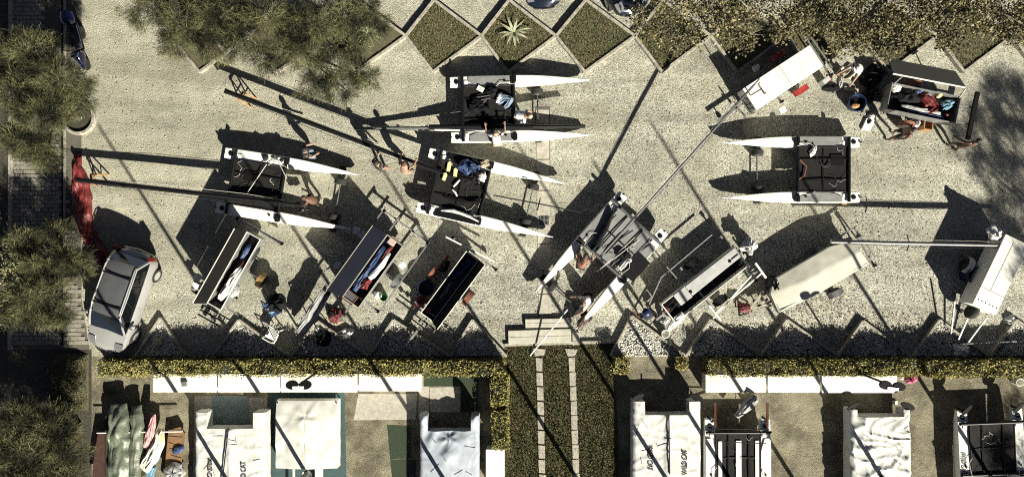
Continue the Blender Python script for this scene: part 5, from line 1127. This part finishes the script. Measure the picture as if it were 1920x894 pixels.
tag(MB().box((0, 0, .1), (.34, .30, .2)).build('pink_case', mat('pale_pink_case', (.50, .38, .34), .5), None, bevel=.02), 'pale pink case at the top end of the navy lidded trailer', 'case'); o = bpy.data.objects['pink_case']; o.location = P(737, 452, .62); o.rotation_euler.z = .95
heap('navy_bag', 'dark blue bag at the upper end of the navy lined trailer', 'bag', 868, 500, .46, .24, .5, .22, 'blue', -.9, 4, .8)
ribbon('grey_rope_coil', 'grey rope bundle in the middle of the navy lined trailer', 'rope', [(846, 528, .48, .06), (836, 545, .50, .10), (824, 560, .48, .05)], 'grey_cloth', .10, 4, 1.0)
hp_ = MB().tube([(.13*math.cos(a), .13*math.sin(a), 0) for a in [i*2*math.pi/18 for i in range(19)]], .016, 5).build('blue_hoop', G['blue_plastic']); hp_.location = P(815, 573, .55); tag(hp_, 'blue hoop lying in the navy lined trailer', 'hoop')
tag(MB().box((0, 0, .08), (.26, .2, .16)).build('red_case', G['red_paint'], None, bevel=.02), 'small red case in the lower corner of the navy lined trailer', 'case'); o = bpy.data.objects['red_case']; o.location = P(803, 582, .5); o.rotation_euler.z = .9
heap('dark_bags', 'heap of dark bags in the front locker of the long trailer', 'bags', 1260, 572, .48, .42, .34, .20, 'black_cloth', .7, 3, .9); heap('maroon_cloth', 'dark red cloth among the bags in the long trailer locker', 'cloth', 1250, 580, .60, .16, .12, .10, 'dark_red', .5, 4); heap('clear_bag', 'pale plastic bag at the locker corner of the long trailer', 'bag', 1246, 601, .62, .17, .13, .12, 'grey_shirt', .5, 5, .9)
ribbon('white_cloth', 'white cloth hanging over the locker edge of the long trailer', 'cloth', [(1282, 588, .80, .13), (1270, 599, .72, .18), (1258, 612, .45, .14), (1252, 622, .15, .06)], 'white_cloth', .08, 6, .8)
def bucket(name, label, px, py, r, h, m, inner='black', base=0.0, cat='bucket'):
    T = thing(name, label, cat, P(px, py, base)); MB().lathe((0, 0, 0), [(.02, .0), (r*.82, 0), (r, h), (r*1.06, h), (r*1.06, h-.02), (r*1.04, h+.012), (r*.94, h+.012), (r*.78, .05), (.02, .05)], 20).build('shell', G[m], T, smooth=False)
    MB().cyl((0, 0, h*.45), r*.84, .02, n=18).build('content', G[inner], T); return T
bucket('white_bucket', 'white bucket below the long trailer locker', 1245, 624, .17, .30, 'white_plastic', 'white_plastic')
bucket('blue_bucket', 'blue tub holding an orange lid near the person in the white hat', 1599, 196, .36, .36, 'blue_plastic', 'black', cat='tub')
heap('orange_disc', 'orange and white lid inside the blue tub', 'lid', 1603, 199, .30, .20, .11, .07, 'orange', .1, 2, .3)
bucket('blue_barrel', 'blue barrel beside the navy lined trailer', 802, 537, .33, .55, 'blue_plastic', 'navy_in', cat='barrel'); bucket('blue_barrel', 'blue barrel in the shade left of the right edge white trailer', 1811, 515, .36, .60, 'blue_plastic', 'blue_plastic', cat='barrel')
ribbon('red_sail', 'heap of red sail in the open gear trailer', 'sail', [(1725, 178, .72, .14), (1742, 190, .78, .26), (1752, 202, .76, .18), (1738, 212, .72, .1)], 'red', .16, 9, 1.0)
heap('black_bag', 'black bags at the left end of the open gear trailer', 'bag', 1702, 180, .55, .55, .34, .26, 'black_cloth', -.2, 4, .9); heap('white_cloth', 'white cloth in the left corner of the open gear trailer', 'cloth', 1679, 165, .66, .22, .18, .14, 'white_cloth', 0, 5)
heap('yellow_ball', 'pale yellow buoy in the open gear trailer', 'buoy', 1759, 179, .72, .12, .12, .16, 'yellow', 0, 2, .1); heap('light_blue_cloth', 'light blue cloth at the right of the open gear trailer', 'cloth', 1776, 196, .66, .26, .20, .14, 'cyan', .3, 8, 1.0); heap('blue_cloth', 'blue cloth beside the red sail heap', 'cloth', 1722, 171, .72, .18, .12, .12, 'blue', .3, 6)
ribbon('grey_sail_roll', 'long grey sail roll along the front of the open gear trailer', 'sail', [(1690, 198, .68, .06), (1725, 206, .72, .10), (1765, 214, .70, .09)], 'grey_cloth', .10, 4, .6); ribbon('blue_sail_roll', 'dark blue sail roll along the front wall of the open gear trailer', 'sail', [(1700, 207, .66, .05), (1740, 216, .70, .08), (1770, 222, .68, .06)], 'blue', .09, 5, .5)
heap('red_hoses', 'small red bundle at the lower right of the open gear trailer', 'bundle', 1777, 216, .68, .16, .07, .06, 'dark_red', -.2, 7)
# on the boats
heap('blue_bag', 'bright blue crumpled bag on the central catamaran', 'bag', 880, 314, .74, .42, .30, .26, 'blue', -.3, 3, 1.0); heap('black_bag', 'black bag beside the blue one on the central catamaran', 'bag', 890, 328, .74, .30, .24, .18, 'black_cloth', .2, 5, .8)
for k, (px, py, r_, w_, d_) in enumerate(((842, 312, 1.35, .42, .16), (854, 323, 1.45, .36, .16), (834, 331, 1.2, .34, .15))):
    o = MB().prism([(-w_/2, -d_/2), (w_*.3, -d_/2), (w_/2, 0), (w_*.35, d_/2), (-w_/2, d_/2*.8)], 0, .06).build('foam_block', G['yellow'], None, bevel=.01); o.location = P(px, py, .76); o.rotation_euler.z = r_; tag(o, ('tall pale yellow foam block on the central catamaran', 'right pale yellow foam block on the central catamaran', 'left pale yellow foam block with rope on the central catamaran')[k], 'foam block', 'yellow foam blocks')
heap('white_towel', 'white towel on the central catamaran trampoline', 'towel', 901, 333, .76, .22, .22, .08, 'white_cloth', .5, 6, .9); heap('gear_pile', 'small pile of pale gear near the front beam of the central catamaran', 'gear', 909, 307, .76, .20, .16, .12, 'khaki', .2, 7, 1.0)
for q in ((850, 350, 862, 337), (848, 355, 857, 368)): ribbon('white_batten', 'white %s batten piece on the central catamaran' % ('upper' if q[3] < 340 else 'lower'), 'batten', [(q[0], q[1], .76, .03), ((q[0]+q[2])/2+1, (q[1]+q[3])/2-1, .77, .04), (q[2], q[3], .76, .03)], 'white_plastic', .03, 3, .1, nu=10, nv=4)
ribbon('white_spinnaker_tube', 'white curved tube on the lower hull of the central catamaran', 'tube', [(827, 394, .78, .04), (850, 395, .80, .08), (880, 405, .80, .07), (898, 416, .78, .03)], 'white_cloth', .09, 6, .3)
heap('black_bag', 'large black sail bag on the upper catamaran', 'bag', 897, 202, .74, .46, .32, .20, 'black_cloth', -.5, 2, .7); heap('black_bag', 'black bag under the silver tubes on the upper catamaran', 'bag', 922, 172, .74, .24, .22, .14, 'black_cloth', .4, 8, .7)
ribbon('jeans', 'pale blue jeans lying on the upper catamaran', 'clothes', [(932, 190, .78, .16), (944, 184, .80, .16), (958, 187, .78, .12), (952, 197, .77, .10), (945, 202, .76, .06)], 'jeans', .12, 4, .8); heap('white_cloth', 'white cloth beside the pale jeans on the upper catamaran', 'cloth', 936, 184, .80, .12, .22, .10, 'white_cloth', -.4, 5)
o = MB().prism([(-.14, -.10), (.14, -.10), (.14, .10), (-.14, .10)], 0, .02).build('paper', G['white_plastic']); o.location = P(901, 167, .76); o.rotation_euler.z = -.5; tag(o, 'white printed sheet on the upper catamaran trampoline', 'paper')
for k in range(3): MB().box((0, -.05+.05*k, .024), (.18, .012, .004)).build('print', G['dark_red'], o)
for k, q in enumerate(((886, 184, 918, 179), (892, 190, 920, 184), (902, 197, 912, 187))): o = MB().tube([P(q[0], q[1], .80)-P(q[0], q[1], .80), P(q[2], q[3], .84)-P(q[0], q[1], .80)], .022, 6).build('silver_tube', G['alloy']); o.location = P(q[0], q[1], .80); tag(o, ('long silver tube', 'middle silver tube', 'short curved silver tube')[k]+' on the upper catamaran', 'tube', 'silver tubes')
heap('black_jacket', 'black jacket on the grey trampoline', 'jacket', 1170, 478, .76, .30, .18, .12, 'black_cloth', -.3, 3, 1.0); ribbon('white_jacket', 'white jacket on the grey trampoline', 'jacket', [(1160, 503, .76, .13), (1168, 496, .78, .15), (1174, 489, .78, .10), (1184, 487, .76, .07)], 'white_cloth', .10, 6, .9)
heap('white_cloth', 'white cloth near the front beam of the rightmost catamaran', 'cloth', 1524, 283, .76, .12, .22, .08, 'white_cloth', -.4, 4, .9)
heap('dark_beanie', 'dark beanie on the upper hull of the left catamaran', 'cap', 498, 296, .70, .13, .13, .10, 'dark_cloth', 0, 2, .3); heap('light_cloth', 'light cloth bundle on the upper hull of the left catamaran', 'cloth', 524, 300, .70, .30, .15, .09, 'white_cloth', -.15, 6, 1.0); heap('dark_rag', 'dark rag beside the light bundle on the left catamaran', 'rag', 529, 300, .77, .12, .08, .05, 'dark_cloth', .5, 3)
heap('tool_pile', 'small pile of fittings at the mast foot of the left catamaran', 'tools', 571, 391, .78, .30, .14, .12, 'black', -.1, 5, 1.0)
# loose in the yard
fc = thing('folding_chair', 'folding chair with a dark blue jacket thrown over it', 'chair', P(522, 578), .4)
for s in (-1, 1): MB().bar((s*.24, -.24, 0), (s*.24, .24, .45), .025).build('leg', G['black'], fc); MB().bar((s*.24, .24, 0), (s*.24, -.24, .45), .025).build('leg', G['black'], fc)
MB().box((0, 0, .45), (.5, .48, .02)).build('seat', G['blue'], fc); MB().box((0, .27, .72), (.5, .03, .42), rx=-.15).build('backrest', G['blue'], fc)
heap('blue_jacket', 'dark blue jacket on the folding chair', 'jacket', 518, 567, .56, .42, .34, .32, 'black_cloth', .2, 4, 1.0); heap('light_blue_cloth', 'light blue cloth hanging from the jacket chair', 'cloth', 512, 580, .50, .22, .12, .10, 'cyan', .8, 6, 1.0); heap('blue_towel', 'blue towel at the edge of the jacket chair', 'towel', 505, 567, .62, .13, .28, .12, 'cyan', 0, 7, .6)
wc = thing('plastic_chair', 'white plastic garden chair beside the pebble bed', 'chair', P(518, 622), 2.65)
MB().prism([(-.22, -.23), (.22, -.25), (.22, .25), (-.22, .23)], .42, .45).build('seat', G['white_plastic'], wc, bevel=.01)
for s in (-1, 1):
    for x in (-.2, .2): MB().bar((x, s*.22, .43), (x*1.25, s*.26, 0), .04).build('leg', G['white_plastic'], wc)
    MB().tube([(.24, s*.27, .45), (.22, s*.29, .64), (-.15, s*.29, .66), (-.26, s*.24, .74)], .028, 6).build('armrest', G['white_plastic'], wc)
    MB().tube([(-.24, s*.20, .44), (-.34, s*.20, .84)], .024, 6).build('back_post', G['white_plastic'], wc)
MB().tube([(-.34, -.20, .84), (-.37, 0, .88), (-.34, .20, .84)], .028, 6).build('top_rail', G['white_plastic'], wc)
for k in range(5): MB().bar((-.23, -.12+.06*k, .46), (-.36, -.13+.065*k, .86), .022).build('back_slat', G['white_plastic'], wc)
sb = ribbon('long_sail_bag', 'long silver sail bag propped on its rack between two trailers', 'sail bag', [(613, 535, .72, .08), (600, 556, .75, .12), (588, 575, .74, .15), (574, 598, .70, .16), (556, 622, .62, .10)], 'alloy', .14, 5, .6, freq=4); sb.data.materials[0] = mat('silver_bag', (.22, .22, .215), .5, var=.45, scale=5, bump=.3, bscale=20)
ribbon('navy_sail_bag', 'dark navy sail bag lying against the long silver bag', 'sail bag', [(618, 545, .60, .09), (602, 572, .60, .13), (586, 596, .56, .14), (562, 627, .50, .08)], 'navy', .16, 7, .5)
rk = thing('bag_rack', 'low dark rack carrying the sail bags', 'rack', P(590, 590), -.95)
for x in (-.8, 0, .8):
    MB().bar((x, -.2, .52), (x, .25, .52), .05).build('rail', G['black'], rk)
    for s in (-1, 1): MB().bar((x, s*.18, .52), (x, s*.28, 0), .045).build('leg', G['black'], rk)
heap('red_black_clothes', 'pile of red, black and pale clothes below the navy lidded trailer', 'clothes', 630, 590, .0, .30, .34, .18, 'dark_red', .2, 3, 1.0); heap('black_bag', 'small black bag beside the pile of red clothes', 'bag', 622, 587, .02, .16, .18, .22, 'black_cloth', 0, 6); heap('pale_cloth', 'pale cloth below the pile of red clothes', 'cloth', 634, 602, .0, .24, .14, .10, 'khaki', .3, 7, 1.0)
heap('plastic_bag', 'crumpled white plastic bag beside the pebble bed', 'bag', 649, 626, .0, .32, .26, .22, 'white_cloth', .3, 8, 1.2); heap('dark_sack', 'dark sack in the pebble bed near the plastic bag', 'sack', 607, 634, .05, .34, .28, .26, 'black_cloth', .5, 4, .9); heap('white_bag', 'small white bag in the pebble bed left of the dark sack', 'bag', 596, 616, .05, .12, .10, .12, 'white_cloth', .5, 5)
bucket('green_jar', 'jar with green lid beside the navy lidded trailer', 722, 556, .15, .30, 'green_plastic', 'green_plastic', cat='jar'); tag(MB().box(P(709, 552, .12), (.34, .24, .22), -.1).build('white_box', G['white_plastic'], None, bevel=.02), 'white box beside the green lidded jar', 'box')
heap('red_bag', 'dark red bag beside the blue barrel', 'bag', 787, 566, .0, .30, .24, .30, 'dark_red', .5, 6); 
en = thing('outboard_engine', 'red and black engine beside the navy lined trailer', 'engine', P(836, 497), .9)
lobe('cowl', [(-.3, .55, .08, .06), (-.22, .58, .18, .14), (.05, .58, .20, .16), (.26, .56, .12, .10)], 'black', en); MB().box((.30, .12, .58), (.30, .12, .12)).build('fuel_tank', G['red_paint'], en, bevel=.02); MB().bar((0, 0, .5), (0, 0, 0), .14).build('leg', G['black'], en); MB().bar((.2, -.1, .5), (.45, -.15, .55), .04).build('tiller', G['galv'], en)
for k, (a, b, c, d, lab) in enumerate(((985, 596, 1072, 615, 'upper grey plank lying at the top of the lawn strip'), (953, 618, 1071, 643, 'lower grey plank lying at the top of the lawn strip'))):
    A, B = P(a, d, .16), P(c, b, .16); o = MB().box((0, 0, .08), (B.x-A.x, B.y-A.y-.06*(1-k), .16), .03 if k else .02).build('plank', G['board_grey'], None, bevel=.012); o.location = ((A.x+B.x)/2, (A.y+B.y)/2, 0); tag(o, lab, 'plank', 'grey planks')
    MB().box((0, 0, .1625), (B.x-A.x-.1, .012, .004), .03 if k else .02).build('groove', G['joint'], o)
tag(MB().prism([P(*q).xy for q in ((1073, 622), (1086, 622), (1088, 645), (1073, 646))], .004, .10).build('concrete_block', G['concrete'], None, bevel=.01), 'concrete block at the right end of the lower plank', 'block')
tag(MB().tube([P(1064, 580, .95), P(1030, 622, .5), P(994, 666, .06)], .028, 8).build('white_pole', G['white_paint']), 'white pole leaning from the skirted person down to the lawn', 'pole')
heap('striped_towel', 'dark striped towel at the bow beside the skirted person', 'towel', 1093, 602, .5, .18, .34, .08, 'maroon', -.6, 4, .6)
heap('red_cloth', 'dark red cloth lying on the gravel beside the checkered trailer', 'cloth', 1396, 577, .35, .30, .18, .10, 'dark_red', -.3, 5, 1.0); trestle('low dark trestle under the dark red cloth', 1394, 578, .4, 'black', .34, .4)
heap('grey_sheet', 'crumpled grey sheet at the upper end of the long trailer', 'sheet', 1404, 461, .55, .34, .26, .20, 'grey_shirt', .7, 5, 1.3); bk2 = heap('sheet_support', 'dark sack under the crumpled grey sheet', 'sack', 1402, 464, 0, .30, .24, .55, 'black_cloth', .7, 4, .5)
heap('black_sack', 'shiny black sack at the end of the checkered trailer', 'sack', 1448, 534, .40, .30, .42, .45, 'black', .1, 6, .7); heap('folded_sack', 'dark folded sack under the shiny black one', 'sack', 1449, 534, 0, .28, .36, .42, 'black_cloth', .1, 7, .4)
heap('pink_cloth', 'pink cloth on the dirt right of the lockers', 'cloth', 1706, 709, .0, .26, .20, .16, 'pink', .2, 6, 1.0); heap('white_rag', 'small white rag beside the pink cloth', 'rag', 1692, 708, 0, .10, .08, .06, 'white_cloth', 0, 3)
bucket('white_bin', 'white bin under the hedge at the right edge', 1900, 713, .16, .35, 'white_plastic', 'white_plastic', cat='bin'); tag(MB().box(P(1678, 754, .04), (.18, .14, .08), .1).build('white_tray', G['white_plastic'], None, bevel=.01), 'small white tray above the wrinkled cover', 'tray')
heap('white_sail_sack', 'white folded sack on the drawbar at the right end of the hedge', 'sack', 1801, 656, .30, .34, .22, .16, 'white_cloth', -.3, 5, 1.1); heap('white_crate_rag', 'pale rag right of the spare wheel trailer', 'rag', 1893, 600, 0, .26, .22, .20, 'grey_shirt', .4, 7, .8)
heap('grey_jacket', 'grey and black bundle on top of the mast at the right edge', 'bundle', 1862, 437, 1.0, .26, .30, .22, 'grey_shirt', .8, 4, 1.1)
tag(MB().box(P(298, 640, .13), (.32, .26, .16), .05).build('beige_box', G['khaki'], None, bevel=.015), 'beige box in the pebble bed near the silver car', 'box')
# around the person in the hat
tag(MB().box(P(1546, 152, .2), (.34, .20, .36), .7).build('grey_box', G['grp_grey'], None, bevel=.02), 'grey box at the end of the white trailer, near the hat', 'box'); tag(MB().prism([(-.2, -.14), (.2, -.05), (.02, .16)], 0, .20).build('white_wedge', G['white_paint'], None, bevel=.01), 'white wedge block among the gear under the leafy tree', 'block'); bpy.data.objects['white_wedge'].location = P(1575, 134)
for k, (px, py, m, rx, ry, hh, lab) in enumerate(((1560, 165, 'black_cloth', .40, .16, .14, 'black clothes spread on the gravel by the blue tub'), (1590, 135, 'khaki', .34, .26, .12, 'tan clutter of gear beside the white wedge'), (1630, 178, 'black', .40, .26, .30, 'black kit bag below the person in the hat'), (1632, 145, 'black_cloth', .50, .42, .45, 'large black sail bag in the shade behind the hat person'), (1555, 148, 'dark_red', .14, .12, .08, 'small reddish pouch by the grey box'), (1575, 157, 'grey_shirt', .26, .10, .10, 'pale grey roll by the black clothes'))):
    heap('gear_bundle', lab, 'gear', px, py, 0, rx, ry, hh, m, .3*k, 3+k, 1.0)
tag(MB().bar(P(1583, 165, .1), P(1609, 171, .1), .16, .06).build('short_board', G['wood'], None, bevel=.01), 'short pale board lying above the blue tub', 'board')
o = MB().prism([(-.26, -.20), (.10, -.26), (.28, .18), (-.05, .26)], 0, .10).build('white_carton', G['white_plastic'], None, bevel=.01); o.location = P(1625, 234); tag(o, 'white carton on the gravel left of the shirtless person', 'carton'); heap('white_bag', 'white bag beside the white carton', 'bag', 1633, 219, 0, .18, .14, .14, 'white_cloth', .2, 5); heap('dark_items', 'dark tools lying on the white carton', 'tools', 1630, 228, .1, .12, .07, .06, 'black', .8, 3)
wb = thing('wooden_crate', 'open wooden crate below the open gear trailer', 'crate', P(1730, 236), 1.45)
for s in (-1, 1): MB().box((s*.22, 0, .2), (.03, .34, .38)).build('side', G['orange'], wb); MB().box((0, s*.17, .2), (.41, .03, .38)).build('side', G['orange'], wb)
MB().box((0, 0, .05), (.4, .3, .03)).build('floor', G['wood'], wb)
heap('grey_bag', 'grey bag beside the wooden crate', 'bag', 1712, 232, 0, .18, .22, .35, 'grey_shirt', .1, 6)
